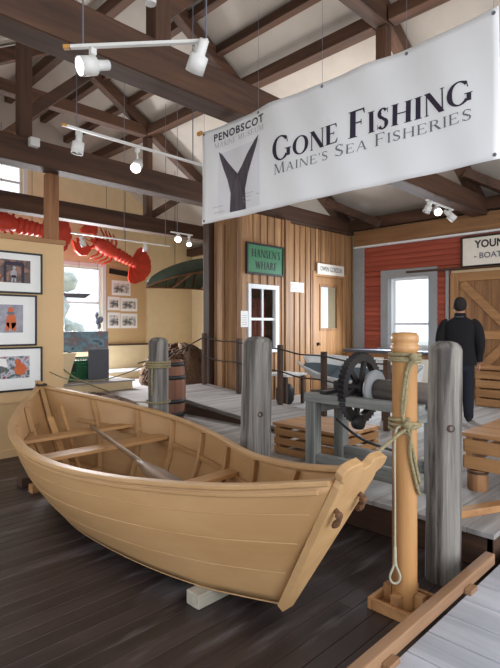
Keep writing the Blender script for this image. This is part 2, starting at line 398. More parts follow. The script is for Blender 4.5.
# walls
ZG = 5.45
def gable_wall(y0, y1, holes, part):
    mb = MB(); e = (ZG-3.95)/.59; cuts = sorted({XL, XL+e, RX, XW-e, XW, *[h[0] for h in holes], *[h[1] for h in holes]})
    for a, b in zip(cuts, cuts[1:]):
        hs = [(h[2], h[3]) for h in holes if h[0] <= a and h[1] >= b]
        above = min(roof(a), roof(b)) > ZG-.001
        if part == 'high':
            if above: mb.prism([(a, y0, ZG), (b, y0, ZG), (b, y0, roof(b)), (a, y0, roof(a))], (0, y1-y0, 0))
            continue
        for p, q in intervals(0, ZG, hs):
            ta, tb = (roof(a), roof(b)) if q == ZG and not above else (q, q)
            mb.prism([(a, y0, p), (b, y0, p), (b, y0, tb), (a, y0, ta)], (0, y1-y0, 0))
    return mb
GW = [(5.58, 6.62, 1.28, 3.12), (3.55, 4.6, 4.55, 5.35)]
struct(gable_wall(YB, YB+.15, GW, 'low').build('wall_back', 'cream'))
struct(gable_wall(YB, YB+.15, GW, 'high').build('wall_back_gable', 'ceiling'))
def side_wall(x0, x1, ya, yb, za, zb, holes):
    mb = MB(); cuts = sorted({ya, yb, *[h[0] for h in holes], *[h[1] for h in holes]})
    for a, b in zip(cuts, cuts[1:]):
        for p, q in intervals(za, zb, [(h[2], h[3]) for h in holes if h[0] <= a and h[1] >= b]): mb.box(x0, x1, a, b, p, q)
    return mb
RW = (4.53, 5.41, 1.15, 2.60)
struct(side_wall(XW, XW+.15, -4.2, YB+.15, 0, 3.95, [RW]).build('wall_right', 'cream'))
# ceiling slopes
mb = MB()
for sgn, xe in ((1, XW+.5), (-1, XL-.5)):
    mb.prism([(RX, -4.4, roof(RX)), (xe, -4.4, roof(RX)-.59*abs(xe-RX)), (xe, -4.4, roof(RX)-.59*abs(xe-RX)+.12), (RX, -4.4, roof(RX)+.12)], (0, YB+4.7, 0))
struct(mb.build('ceiling', 'ceiling'))
struct(MB().box(-40, 60, -40, 60, -.4, -.3).build('ground', 'ground'))

# roof frame: queen post trusses along X
def beam(name, p, q, w_, h_, mat, bev=.012): return struct(MB().bar(p, q, w_, h_).build(name, mat, bevel=bev))
for yy in (3.55, 6.45, 9.2):
    beam('tie_beam', (XL+.1, yy, 3.76), (XW-.03, yy, 3.76), .28, .32, 'beamX', .02)
    for px_ in (2.46, 6.1):
        beam('queen_post_beam', (px_, yy, 3.92), (px_, yy, 5.62), .155, .155, 'beamZ')
    beam('collar_beam', (2.4, yy, 5.74), (6.1, yy, 5.74), .2, .22, 'beamX')
    for a, b in (((9.45, yy, 3.86), (RX, yy, roof(RX)-.2)), ((-.95, yy, 3.86), (RX, yy, roof(RX)-.2))):
        beam('rafter_beam', a, b, .18, .22, 'beamX')
    beam('brace_beam', (2.5, yy+.01, 4.25), (3.9, yy+.01, 5.62), .13, .14, 'beamX')
    beam('brace_beam', (6.2, yy+.01, 3.98), (7.35, yy+.01, 4.75), .13, .14, 'beamX')
for x_, z_, sz in ((2.4, 5.74, .2), (6.1, 5.74, .2)):
    for a, b in ((-4, 3.43), (3.67, 6.33), (6.57, 9.08), (9.32, YB-.02)):
        beam('purlin_beam', (x_, a, z_), (x_, b, z_), sz, .2, 'beamY')
for x_ in (5.05, 5.62):
    zz = roof(x_)-.09
    beam('purlin_beam', (x_, -4, zz), (x_, YB-.02, zz), .13, .15, 'beamY')
beam('ridge_beam', (RX, -4, roof(RX)-.3), (RX, YB-.02, roof(RX)-.3), .16, .22, 'beamY')
beam('plate_beam', (XW-.12, -4, 3.8), (XW-.12, YB-.02, 3.8), .2, .22, 'beamY')
for yy in (3.55, 6.45):
    beam('brace_beam', (XW-.2, yy-.9, 3.72), (XW-.95, yy-.03, 4.22), .14, .16, 'beamY')
# column on the partition's line
beam('partition_column', (2.86, 6.57, 0), (2.86, 6.57, 3.6), .15, .15, wood('rough_pine_column', srgb(172, 120, 78), srgb(104, 64, 42), 'Z', 9, .7, .4, 0))
# warm board and white trim above the red wall
struct(MB().box(XW-.14, XW-.02, .4, 6.24, 3.335, 3.66).build('trim_2', 'barnY', bevel=.006))
struct(MB().box(XW-.15, XW-.02, .4, 6.24, 3.29, 3.33).build('trim_3', 'white_trim'))
# red clapboards
def clap(ya, yb, za, zb, holes, xo, step=.105):
    mb = MB(); zs = sorted({zb, *[za+k*step for k in range(int((zb-za)/step)+1)], *[h[2] for h in holes if h[2] > za], *[h[3] for h in holes if h[3] < zb]})
    for z0, z1 in zip(zs, zs[1:]):
        if z1-z0 < .004: continue
        for a, b in intervals(ya, yb, [(h[0], h[1]) for h in holes if h[2] <= z0+.001 and h[3] >= z1-.001]):
            mb.prism([(XW-.002, a, z0), (xo-.03, a, z0), (xo, a, z1), (XW-.002, a, z1)], (0, b-a, 0))
    return mb
WIN = (4.36, 5.58, 1.02, 2.76)
DOORH = (2.3, 4.13, .25, 2.66)
struct(clap(.4, 6.0, DECK, 3.285, [WIN, DOORH], XW-.07).build('wall_red_siding', 'red'))
struct(MB().box(XW-.13, XW-.02, 6.0, 6.24, DECK, 3.285).build('trim_4', 'grey_trim', bevel=.004))
struct(MB().box(XW-.12, XW-.02, 4.135, 4.19, DECK, 2.66).build('trim_5', 'grey_trim', bevel=.003))
# window in the red wall
wn = struct(bpy.data.objects.new('window_1', None)); COL.objects.link(wn); wn.location = (XW, 4.97, 1.1)
mb = MB(); a, b, c, d = WIN; e, f, g, h = RW
mb.box(XW-.13, XW-.01, a, e, c, d); mb.box(XW-.13, XW-.01, f, b, c, d); mb.box(XW-.13, XW-.01, e, f, h, d); mb.box(XW-.2, XW-.01, a-.04, b+.04, c, g)
mb.build('casing', 'grey_trim', wn, bevel=.004)
mb = MB()
for y0, y1, z0, z1 in ((e, e+.05, g, h), (f-.05, f, g, h), (e+.05, f-.05, g, g+.06), (e+.05, f-.05, h-.05, h), (e+.05, f-.05, 1.62, 1.67)):
    mb.box(XW+.09, XW+.13, y0, y1, z0, z1)
mb.build('sash', 'white_trim', wn)
mb = MB(); mb.box(XW, XW+.15, e-.0, e+.012, g, h); mb.box(XW, XW+.15, f-.012, f, g, h); mb.box(XW, XW+.15, e, f, h-.012, h); mb.box(XW, XW+.15, e, f, g, g+.012)
mb.build('reveal', 'white_trim', wn)
MB().box(XW+.107, XW+.111, e+.05, f-.05, g+.06, h-.05).build('pane', 'glass', wn)
# windows of the back wall
for k, (x0, x1, z0, z1) in enumerate(GW):
    wn = struct(bpy.data.objects.new('window_%d' % (k+2), None)); COL.objects.link(wn); wn.location = ((x0+x1)/2, YB, z0)
    mb = MB(); q = .1
    mb.box(x0-q, x0, YB-.03, YB-.001, z0-q, z1+q); mb.box(x1, x1+q, YB-.03, YB-.001, z0-q, z1+q); mb.box(x0, x1, YB-.03, YB-.001, z1, z1+q); mb.box(x0, x1, YB-.05, YB-.001, z0-q, z0)
    mb.build('casing', 'white_trim', wn, bevel=.004)
    mb = MB(); zm = (z0+z1)/2
    for A in ((x0, x0+.05, z0, z1), (x1-.05, x1, z0, z1), (x0+.05, x1-.05, z0, z0+.05), (x0+.05, x1-.05, z1-.05, z1), (x0+.05, x1-.05, zm-.025, zm+.025)):
        mb.box(A[0], A[1], YB+.08, YB+.12, A[2], A[3])
    mb.build('sash', 'white_trim', wn)
    MB().box(x0+.05, x1-.05, YB+.098, YB+.102, z0+.05, z1-.05).build('pane', 'glass', wn)

# partition with pictures on the left
PY = 6.42
pt = struct(MB().box(-1.6, 2.96, PY, PY+.04, 0, 2.66).build('wall_partition', 'tan_wall', bevel=.003))
struct(MB().box(-1.6, 2.98, PY-.02, PY+.06, 2.66, 2.72).build('trim_6', 'pineX', bevel=.005))
struct(MB().box(-1.6, 2.90, PY-.02, PY-.001, .0, .10).build('baseboard_partition', 'tan_wall', bevel=.004))
struct(MB().box(-1.6, 2.90, PY-.025, PY-.001, .66, .69).build('trim_7', 'tan_wall', bevel=.004))

# the fishing shack (board and batten)
SF, SX = 6.25, 6.05
def bb(mb, uv, u0, u1, z0, z1, holes, step=.2, bat=True):
    us = sorted({u0, u1, *[u0+k*step for k in range(1, int((u1-u0)/step)+1)], *[h[0] for h in holes], *[h[1] for h in holes]})
    for a, b in zip(us, us[1:]):
        if b-a < .004: continue
        for p, q in intervals(z0, z1, [(h[2], h[3]) for h in holes if h[0] <= a+.001 and h[1] >= b-.001]):
            uv(mb, a+.001, b-.001, p, q, 0, .03)
    if bat:
        k = 0
        while u0+k*step <= u1+.001:
            c = u0+k*step
            for p, q in intervals(z0, z1, [(h[2], h[3]) for h in holes if h[0] < c+.03 and h[1] > c-.03]):
                uv(mb, max(c-.025, u0), min(c+.025, u1), p, q, -.018, -.0005)
            k += 1
front = lambda off: (lambda m, a, b, p, q, o0, o1: m.box(a, b, off+o0, off+o1, p, q))
left = lambda off: (lambda m, a, b, p, q, o0, o1: m.box(off+o0, off+o1, a, b, p, q))
WH = (6.17, 6.97, 1.12, 2.34); DH = (8.13, 9.29, DECK, 2.72)
mb = MB(); bb(mb, front(SF), SX+.1, 7.24, DECK, 3.59, [WH], .19); struct(mb.build('wall_shack_window', 'shackZ', bevel=.003))
mb = MB(); bb(mb, front(SF+.1), 7.25, 9.57, DECK, 3.59, [DH], .17); struct(mb.build('wall_shack_door', 'shackZ', bevel=.003))
mb = MB(); bb(mb, left(SX), SF+.12, 6.98, DECK, 3.59, [], .26); struct(mb.build('wall_shack_side', 'shackZ', bevel=.003))
struct(MB().box(SX-.03, SX+.09, SF-.03, SF+.1, DECK, 3.59).build('trim_8', 'shackZ', bevel=.006))
struct(MB().box(7.16, 7.30, SF-.04, SF+.09, DECK, 3.59).build('trim_9', 'shackZ', bevel=.006))
struct(MB().box(SX-.10, SX+.10, 7.0, 7.17, DECK, 3.59).build('shack_corner_column', 'darkZ', bevel=.01))
struct(MB().box(SX-.08, SX-.02, SF+.42, 6.80, DECK, 3.4).build('trim_10', 'shackZ', bevel=.004))
# its window
wn = struct(bpy.data.objects.new('window_4', None)); COL.objects.link(wn); wn.location = (6.6, SF, 1.2)
a, b, c, d = WH; mb = MB()
for A in ((a, a+.07, c, d), (b-.1, b, c, d), (a+.07, b-.1, d-.08, d), (a+.07, b-.1, c, c+.08)): mb.box(A[0], A[1], SF-.045, SF+.03, A[2], A[3])
mb.build('casing', 'white_trim', wn, bevel=.003)
mb = MB(); cx = (a+b)/2-.015; mb.box(cx-.018, cx+.018, SF-.02, SF+.01, c+.08, d-.08); mb.box(a+.07, cx-.018, SF-.02, SF+.01, 1.70, 1.745); mb.box(cx+.018, b-.1, SF-.02, SF+.01, 1.70, 1.745)
mb.build('muntin', 'white_trim', wn)
MB().box(a+.07, b-.1, SF-.002, SF+.002, c+.08, d-.08).build('pane', 'glass', wn)
# dark interior behind the shack window
struct(MB().box(6.2, 9.3, 7.0, 7.05, DECK, 3.5).build('wall_shack_inside', 'dark'+'Z'))
cur = MB(); n = 24
pr = [(a+.12+(b-.22-a)*i/n, SF+.22+.02*math.sin(i*1.3)) for i in range(n+1)]
for (x0, y0), (x1, y1) in zip(pr, pr[1:]): cur.add([(x0, y0, 1.0), (x1, y1, 1.0), (x1, y1, 2.1), (x0, y0, 2.1)], [(0, 1, 2, 3)], True)
o = cur.build('window_curtain', 'curtain', fix=False); o.modifiers.new('solid', 'SOLIDIFY').thickness = .01
mb = MB().tube([(6.22, SF+.22, 2.12), (6.95, SF+.22, 2.12)], .012, 8); mb.tube([(6.22, SF+.031, 2.12), (6.22, SF+.22, 2.12)], .008, 6); mb.tube([(6.95, SF+.031, 2.12), (6.95, SF+.22, 2.12)], .008, 6)
o2 = mb.build('curtain_rod', 'iron', o)
tag(o, 'rust red cloth hanging inside the wooden shack window', 'curtain')
# plank door of the shack with its small window
dr = struct(bpy.data.objects.new('door_1', None)); COL.objects.link(dr); dr.location = (8.7, SF+.1, DECK)
e0, e1, _, zt = DH; q = SF+.1; mb = MB()
mb.box(e0, e0+.11, q-.03, q+.03, DECK, zt); mb.box(e1-.11, e1, q-.03, q+.03, DECK, zt); mb.box(e0+.11, e1-.11, q-.03, q+.03, zt-.1, zt)
mb.build('casing', 'pineZ', dr, bevel=.004)
mb = MB(); W2 = (8.42, 8.98, 1.55, 2.42)
for A in ((e0+.115, W2[0], DECK, zt-.105), (W2[1], e1-.115, DECK, zt-.105), (W2[0], W2[1], DECK, W2[2]), (W2[0], W2[1], W2[3], zt-.105)): mb.box(A[0], A[1], q, q+.04, A[2], A[3])
mb.build('leaf', 'pineZ', dr, bevel=.003)
mb = MB()
for A in ((W2[0]-.05, W2[0], W2[2]-.05, W2[3]+.05), (W2[1], W2[1]+.05, W2[2]-.05, W2[3]+.05), (W2[0], W2[1], W2[2]-.05, W2[2]), (W2[0], W2[1], W2[3], W2[3]+.05)): mb.box(A[0], A[1], q-.015, q-.001, A[2], A[3])
mb.build('window_trim', 'barnZ', dr, bevel=.003)
MB().box(W2[0], W2[1], q+.015, q+.02, W2[2], W2[3]).build('pane', 'glass', dr)
MB().box(8.28, 8.34, q-.06, q-.001, 1.2, 1.26).build('handle', 'iron', dr, bevel=.01)
o = MB().box(8.43, 8.70, q+.022, q+.030, 1.56, 2.41).build('door_brightness_sheet', 'white'); tag(o, 'white sheet added behind the shack door glass to make it look bright', 'notice')  # white sheet stands in for the bright light in the left half of the glass
# barn door
bd = struct(bpy.data.objects.new('door_2', None)); COL.objects.link(bd); bd.location = (XW, 3.2, DECK)
mb = MB(); yy = 2.32
while yy < 4.05: mb.box(XW-.06, XW-.02, yy, min(yy+.146, 4.11), DECK+.02, 2.6); yy += .15
mb.build('board', 'barnZ', bd, bevel=.003)
mb = MB(); x0, x1 = XW-.10, XW-.061
mb.box(x0, x1, 3.95, 4.11, DECK+.02, 2.6); mb.box(x0, x1, 2.32, 2.48, DECK+.02, 2.6)
mb.build('stile', 'pineZ', bd, bevel=.004)
mb = MB(); mb.box(x0, x1, 2.48, 3.95, 2.44, 2.6); mb.box(x0, x1, 2.48, 3.95, 1.36, 1.52); mb.box(x0, x1, 2.48, 3.95, DECK+.02, DECK+.18)
mb.build('rail', 'pineY', bd, bevel=.004)
mb = MB(); xm = XW-.08
mb.bar((xm, 3.88, 2.40), (xm, 3.05, 1.54), .15, .034, (1, 0, 0)); mb.bar((xm, 3.05, 1.34), (xm, 3.88, .46), .15, .034, (1, 0, 0))
mb.build('brace', 'pineY', bd, bevel=.004)
MB().box(XW-.14, XW-.02, 2.3, 5.0, 2.665, 2.71).build('track', 'darkY', bd, bevel=.004)

# ================================================================ THE DORY
LS, YS = 4.35, 1.38
CX = lambda y: 2.06+.285*(y-1.4)/4.3
SH = smooth_keys([(1.38, .145), (1.95, .285), (2.5, .43), (2.8, .535), (3.2, .67), (3.6, .75), (4.0, .755), (4.4, .69), (4.8, .53), (5.2, .31), (5.55, .09), (5.73, .015)])
SZ = smooth_keys([(1.38, .87), (1.95, .745), (2.5, .67), (3.0, .645), (3.6, .66), (4.4, .73), (5.2, .845), (5.73, .93)])
BH = smooth_keys([(0, .045), (.08, .16), (.15, .25), (.3, .37), (.5, .45), (.65, .43), (.8, .31), (.92, .14), (1, .012)])
BZ = smooth_keys([(0, .115), (.15, .098), (.4, .095), (.6, .105), (.8, .14), (1, .21)])
def hull(s, v):
    ys = YS+LS*s; yb = 1.80+3.30*s
    y = yb+(ys-yb)*v; hw = lerp(BH, s)*(1-v)+lerp(SH, ys)*v+.055*math.sin(PI*v)*min(1, 4*s)*min(1, 5*(1-s)); z = lerp(BZ, s)*(1-v)+lerp(SZ, ys)*v
    return y, hw, z
dory = thing('dory_boat', 'ochre painted wooden dory with thwarts and a narrow transom set on blocks', 'boat', (2.15, 3.3, .09))
NS = 44
def side_strip(sg, v0, v1, o0, o1, k=3):
    vs = []; fs = []
    for i in range(NS+1):
        for j in range(k+1):
            v = v0+(v1-v0)*j/k; y, hw, z = hull(i/NS, v); off = o0+(o1-o0)*j/k
            vs.append((CX(y)+sg*(hw+off), y, z))
    for i in range(NS):
        for j in range(k): a = i*(k+1)+j; fs.append((a, a+1, a+k+2, a+k+1))
    return vs, fs
mb = MB()
for sg in (-1, 1): mb.add(*side_strip(sg, 0, 1, .001, .001, 14), True)
hl = mb.build('hull_planking', 'dory', dory, fix=False)
m = hl.modifiers.new('solid', 'SOLIDIFY'); m.thickness = .014; m.offset = 0
mb = MB(); vs = []; fs = []
for i in range(NS+1):
    y, hw, z = hull(i/NS, 0); vs += [(CX(y)-hw, y, z), (CX(y)+hw, y, z)]
for i in range(NS): fs.append((2*i, 2*i+1, 2*i+3, 2*i+2))
mb.add(vs, fs); o = mb.build('bottom_board', 'dory', dory, fix=False); m = o.modifiers.new('solid', 'SOLIDIFY'); m.thickness = .03; m.offset = 0
def sweep(sg, v, w0, w1, h0, h1, s0=0, s1=1, n=44):
    """rectangular strip along the hull: from w0 to w1 outside the skin, h0 to h1 above the line"""
    mb = MB(); vs = []; fs = []
    for i in range(n+1):
        y, hw, z = hull(s0+(s1-s0)*i/n, v); c = CX(y)
        for a, b in ((w0, h0), (w1, h0), (w1, h1), (w0, h1)): vs.append((c+sg*max(hw+a, .002), y, z+b))
    for i in range(n):
        for j in range(4): fs.append((4*i+j, 4*i+(j+1) % 4, 4*i+4+(j+1) % 4, 4*i+4+j))
    fs += [(0, 1, 2, 3), (4*n+3, 4*n+2, 4*n+1, 4*n)]
    return mb.add(vs, fs)
for sg in (-1, 1):
    for v in (.27, .53, .77): sweep(sg, v, -.002, .0105, -.0035, .0035, .01, .99).build('lap_edge', 'dory', dory, bevel=.002)
    g = sweep(sg, 1, -.04, .024, -.006, .022).build('gunwale', 'dory_rail', dory, bevel=.006)
    sweep(sg, .94, .004, .018, -.010, .014, .01, .99).build('rubbing_strake', 'dory', dory, bevel=.005)
    sweep(sg, .62, -.045, -.012, -.02, .02, .2, .9).build('riser', 'dory_in', dory, bevel=.003)
for s in (.13, .25, .37, .49, .61, .73, .85):
    for sg in (-1, 1):
        mb = MB(); vs = []; n = 10
        for j in range(n+1):
            y, hw, z = hull(s, j/n*.97); 
            for a, yy in ((-.008, -.016), (-.055, -.016), (-.055, .016), (-.008, .016)): vs.append((CX(y)+sg*max(hw+a, .0), y+yy, z+.018*(1-j/n)))
        fs = []
        for j in range(n):
            for k in range(4): fs.append((4*j+k, 4*j+(k+1) % 4, 4*j+4+(k+1) % 4, 4*j+4+k))
        fs += [(0, 1, 2, 3), (4*n+3, 4*n+2, 4*n+1, 4*n)]
        mb.add(vs, fs); mb.build('rib', 'dory_in', dory, bevel=.003)
    y, hw, z = hull(s, 0); MB().box(CX(y)-hw+.02, CX(y)+hw-.02, y-.018, y+.018, z+.012, z+.05).build('floor_timber', 'dory_in', dory, bevel=.003)
def half_at(y, z):
    best = None
    for i in range(0, 89):
        for j in range(0, 41):
            a, hw, b = hull(i/88, j/40); d = (a-y)**2+(b-z)**2
            if best is None or d < best[0]: best = (d, hw)
    return best[1]
for y, z, w_ in ((4.60, .56, .15), (4.10, .505, .18), (2.84, .46, .12)):
    h0 = half_at(y, z)-.018; mb = MB(); ha = half_at(y-w_/2, z)-.02; hb = half_at(y+w_/2, z)-.02
    mb.prism([(CX(y)-ha, y-w_/2, z), (CX(y)+ha, y-w_/2, z), (CX(y)+hb, y+w_/2, z), (CX(y)-hb, y+w_/2, z)], (0, 0, .03))
    mb.build('thwart', 'thwart', dory, bevel=.004)
# tombstone transom
def tr(w_, t, o=0):
    y = 1.80+(1.38-1.80)*t; z = .112+(.87-.112)*t; return Vector((CX(1.5)-.02*(1-t)+w_, y-o*.87, z-o*.48))
half = [(.045, 0), (.152, 1), (.143, 1.04), (.172, 1.06), (.186, 1.10), (.172, 1.14), (.13, 1.155), (.06, 1.16), (.04, 1.14), (.03, 1.115), (0, 1.105)]
poly = half+[(-a, b) for a, b in reversed(half[:-1])]
mb = MB(); p0 = [tr(a, b, .0) for a, b in poly]; p1 = [tr(a, b, .045) for a, b in poly]; n = len(poly)
mb.add(p0+p1, [tuple(range(n)), tuple(range(2*n-1, n-1, -1))]+[(i, (i+1) % n, n+(i+1) % n, n+i) for i in range(n)])
tso = mb.build('transom', 'dory_rail', dory, bevel=.006)
for sg in (-1, 1):
    wq = sg*.083; tq = .87+.03*sg
    pts = [tr(wq, tq, -.03), tr(wq, tq, .05), tr(wq, tq-.015, .078), tr(wq+.006, tq-.05, .082), tr(wq+.012, tq-.10, .07)]
    mb = MB().tube(spline(pts, 4), [.013]*6+[.019, .021, .019, .014, .013, .013, .014, .018, .017, .013, .010], 10)
    o = mb.build('rope_becket', 'becket', dory); o['label'] = 'frayed brown rope becket'
y, hw, z = hull(1, 0); y2, _, z2 = hull(1, 1)
mb = MB(); mb.prism([(CX(y)-.025, y-.06, z-.03), (CX(y)-.025, y+.045, z-.03), (CX(y2)-.025, y2+.05, z2+.05), (CX(y2)-.025, y2-.05, z2+.05)], (.05, 0, 0))
mb.build('stem', 'dory_rail', dory, bevel=.005)
mb = MB(); mb.tube(spline([(CX(5.6)+.05*math.cos(a), 5.63+.05*math.sin(a), .945) for a in [k*PI/6 for k in range(13)]], 2), .012)
o = mb.build('painter_rope', 'rope_dark', dory)
# loose things in and under the boat
ol = thing('wooden_oar', 'weathered wooden oar lying across the thwarts of the ochre dory', 'oar', (2.1, 3.2, .6))
pa, pb = V(2.40, 4.60, .615), V(1.98, 2.62, .545); d = (pb-pa).normalized()
MB().tube([pa, pa.lerp(pb, .35), pa.lerp(pb, .66)], [.017, .02, .022], 10).build('shaft', 'oar', ol)
sd = d.cross(V(0, 0, 1)).normalized(); up = sd.cross(d); mb = MB(); vs = []; fs = []
for t, w_, h_ in ((.62, .024, .022), (.7, .05, .014), (.8, .088, .010), (.97, .105, .008), (1, .085, .006)):
    c = pa.lerp(pb, t); vs += [c+sd*a*w_+up*b*h_ for a, b in ((-1, 0), (0, 1), (1, 0), (0, -1))]
for i in range(4):
    for j in range(4): fs.append((4*i+j, 4*i+(j+1) % 4, 4*i+4+(j+1) % 4, 4*i+4+j))
fs += [(0, 1, 2, 3), (19, 18, 17, 16)]
mb.add(vs, fs, True); mb.build('blade', 'oar', ol)
o = MB().tube([(2.36, 5.2, .78), (2.20, 4.38, .17)], [.02, .022], 8).build('thole_pole', 'thwart'); tag(o, 'straight pale pole leaning in the bow of the ochre dory', 'pole')
o = MB().bar((2.12, 4.9, .70), (2.10, 4.40, .20), .06, .02).build('loose_board', 'thwart', bevel=.003); tag(o, 'short flat board leaning beside the pole inside the bow of the dory', 'board')
o = MB().box(1.80, 2.40, 2.21, 2.32, 0.001, .082).build('support_block', 'block', bevel=.006); tag(o, 'pale wooden block on the floor under the transom end of the dory', 'block')
o = MB().box(1.93, 2.75, 5.12, 5.24, .001, .09).build('support_block', 'darkX', bevel=.006); tag(o, 'dark wooden bearer on the floor under the far bow of the dory', 'block')
o = MB().box(1.93, 2.6, 4.86, 4.95, .001, .08).build('support_block', 'pineX', bevel=.006); tag(o, 'small tan bearer on the floor just before the dark one under the bow', 'block')

# ================================================================ POSTS ON THE WHARF EDGE
def piling(name, label, x, y, top, r, seed, z0=0.0, cat='post', grp='grey wharf pilings', lean=(0, 0)):
    rnd = random.Random(seed); prof = []
    for k in range(15):
        z = z0+(top-z0)*k/14; prof.append((r*(1.06-.07*k/14+.035*(rnd.random()-.5)), z))
    prof += [(r*.96, top+.012), (r*.88, top+.03), (r*.7, top+.048), (r*.4, top+.058), (.01, top+.06)]
    mb = MB(); vs = []; fs = []; n = 28
    wv = [1+.07*(rnd.random()-.5) for _ in range(n)]
    for rr, z in prof:
        for t in range(n):
            a = t*2*PI/n; f = (z-z0)/(top-z0)
            vs.append((x+lean[0]*f+rr*wv[t]*math.cos(a), y+lean[1]*f+rr*wv[t]*math.sin(a), z))
    for i in range(len(prof)-1):
        for t in range(n): fs.append((i*n+t, i*n+(t+1) % n, (i+1)*n+(t+1) % n, (i+1)*n+t))
    root = thing(name, label, cat, (x, y, z0), grp)
    mb.add(vs, fs, True); mb.build('log', 'greyZ', root)
    return root
a = piling('wharf_piling', 'weathered grey piling with rope wound round it beside the net heap', 3.10, 4.48, 1.42, .105, 1)
b = piling('wharf_piling', 'weathered grey piling behind the dory, between the rope-wound one and the windlass', 3.10, 3.05, 1.45, .125, 2, lean=(.02, -.02))
c = piling('wharf_piling', 'thick weathered grey piling beside the tan round post by the boardwalk', 3.13, 1.40, 1.445, .104, 3, lean=(.012, -.012))
for root, (x, y, z), ang in ((b, (3.05, 2.93, .86), -2.2), (c, (3.066, 1.322, .97), -2.3)):
    mb = MB().lathe([(.026, 0), (.022, .012), (.012, .004)], (x, y, z), 12, Vector((math.cos(ang), math.sin(ang), 0)).to_track_quat('Z', 'Y').to_matrix()); mb.build('knot_hole', 'darkZ', root)
def ring_pts(x, y, z, r, turns, dz=.02, a0=0, n=16):
    return [(x+r*math.cos(a0+k*2*PI/n), y+r*math.sin(a0+k*2*PI/n), z+dz*k/n) for k in range(int(turns*n)+1)]
mb = MB()
for z in (1.17, 1.195, 1.22): mb.tube(ring_pts(3.10, 4.48, z, .1265, 1, .0)[:-1], .013, 6, True)
mb.tube(spline([(3.03, 4.58, 1.19), (2.9, 5.2, 1.0), (2.8, 6.0, .95), (2.75, 7.0, 1.12)], 8), .007, 6)
mb.tube(spline([(3.0, 4.44, 1.2), (2.98, 4.42, 1.05), (3.0, 4.44, .88)], 6), .011, 6)
for z in (.80,): mb.tube(ring_pts(3.10, 4.48, z, .1265, 1, .0)[:-1], .011, 6, True)
mb.tube(spline([(3.0, 4.5, .8), (3.0, 5.2, .74), (3.1, 5.8, .72), (3.3, 6.5, .66)], 8), .007, 6)
tag(mb.build('piling_rope', 'rope'), 'tan rope wound round the grey piling and running to the net heap', 'rope')
# varnished round post in a box base
PX, PYY = 2.645, 1.405
yp = thing('mooring_post', 'tan varnished round post in a square base with rope knotted on it', 'post', (PX, PYY, 0))
MB().lathe([(.069, .02), (.069, 1.455), (.077, 1.462), (.079, 1.49), (.072, 1.497), (.072, 1.507), (.078, 1.514), (.077, 1.545), (.064, 1.562), (.02, 1.566)], (PX, PYY, 0), 32).build('shaft', 'yellow_post', yp)
mb = MB(); r0, r1 = .125, .15
for A in ((-r1, r1, -r1, -r0), (-r1, r1, r0, r1), (-r1, -r0, -r0, r0), (r0, r1, -r0, r0)): mb.box(PX+A[0], PX+A[1], PYY+A[2], PYY+A[3], .001, .065)
mb.box(PX-r0, PX+r0, PYY-r0, PYY+r0, .001, .02)
mb.build('box_base', 'pineX', yp, bevel=.004)
mb = MB()
for sx, sy in ((-1, 0), (1, 0), (0, -1), (0, 1)): MB().box(PX+sx*.096-.025, PX+sx*.096+.025, PYY+sy*.096-.025, PYY+sy*.096+.025, .02, .11).build('cleat', 'pineZ', yp, bevel=.003)
mb = MB(); R0 = .083
for z, dz in ((1.42, .0), (1.438, .005), (1.40, .01)): mb.tube(ring_pts(PX, PYY, z, R0, 1.0, dz, -2.3), .0105, 6)
for z, dz in ((1.035, .05), (1.06, -.05), (1.04, .012)): mb.tube(ring_pts(PX, PYY, z, R0, 1.0, dz, -2.3), .0105, 6)
F = lambda a, z, r=R0: (PX+r*math.cos(a), PYY+r*math.sin(a), z)
mb.tube(spline([F(-2.2, 1.42, .1), F(-2.5, 1.36), F(-2.75, 1.22), F(-2.8, 1.12), F(-2.6, 1.05, .1)], 6), .0105, 6)
mb.tube(spline([F(-2.0, 1.43, .1), F(-2.4, 1.34), F(-2.6, 1.2), F(-2.75, 1.1)], 6), .0105, 6)
mb.tube(spline([F(-2.5, 1.05, .1), F(-2.2, .95), F(-1.9, .84), F(-1.6, .76), F(-1.3, .72)], 6), .0105, 6)
mb.tube(spline([F(-2.3, 1.05, .1), F(-2.3, .9), F(-2.0, .78), F(-1.7, .70), F(-1.35, .66)], 6), .0105, 6)
mb.tube(spline([F(-2.4, 1.05, .1), (PX-.12, PYY-.02, 1.0), (2.30, 1.37, .955), (2.22, 1.36, .93)], 6), .0105, 6)
mb.ball(F(-2.5, 1.06, .1), .026); mb.ball(F(-2.2, 1.43, .1), .024)
tag(mb.build('mooring_rope', 'rope'), 'olive tan rope knotted round the varnished post and led to the dory transom', 'rope')
mb = MB(); hx, hy = PX-.112, PYY-.002
mb.tube(spline([F(-2.9, 1.05, .1), (hx, hy, .98), (hx, hy, .6), (hx, hy, .32)], 6), .0065, 6)
mb.tube(spline([(hx, hy, .34), (hx-.005, hy+.005, .28), (hx-.020, hy+.020, .22), (hx-.010, hy+.010, .185), (hx+.010, hy-.010, .185), (hx+.020, hy-.020, .22), (hx+.005, hy-.005, .28), (hx, hy, .34)], 5), .007, 6)
mb.lathe([(.0085, .28), (.010, .31), (.0095, .37), (.0065, .39)], (hx, hy, 0), 8)
tag(mb.build('hanging_line', 'rope_white'), 'pale line with an eye splice hanging down the varnished post', 'rope')

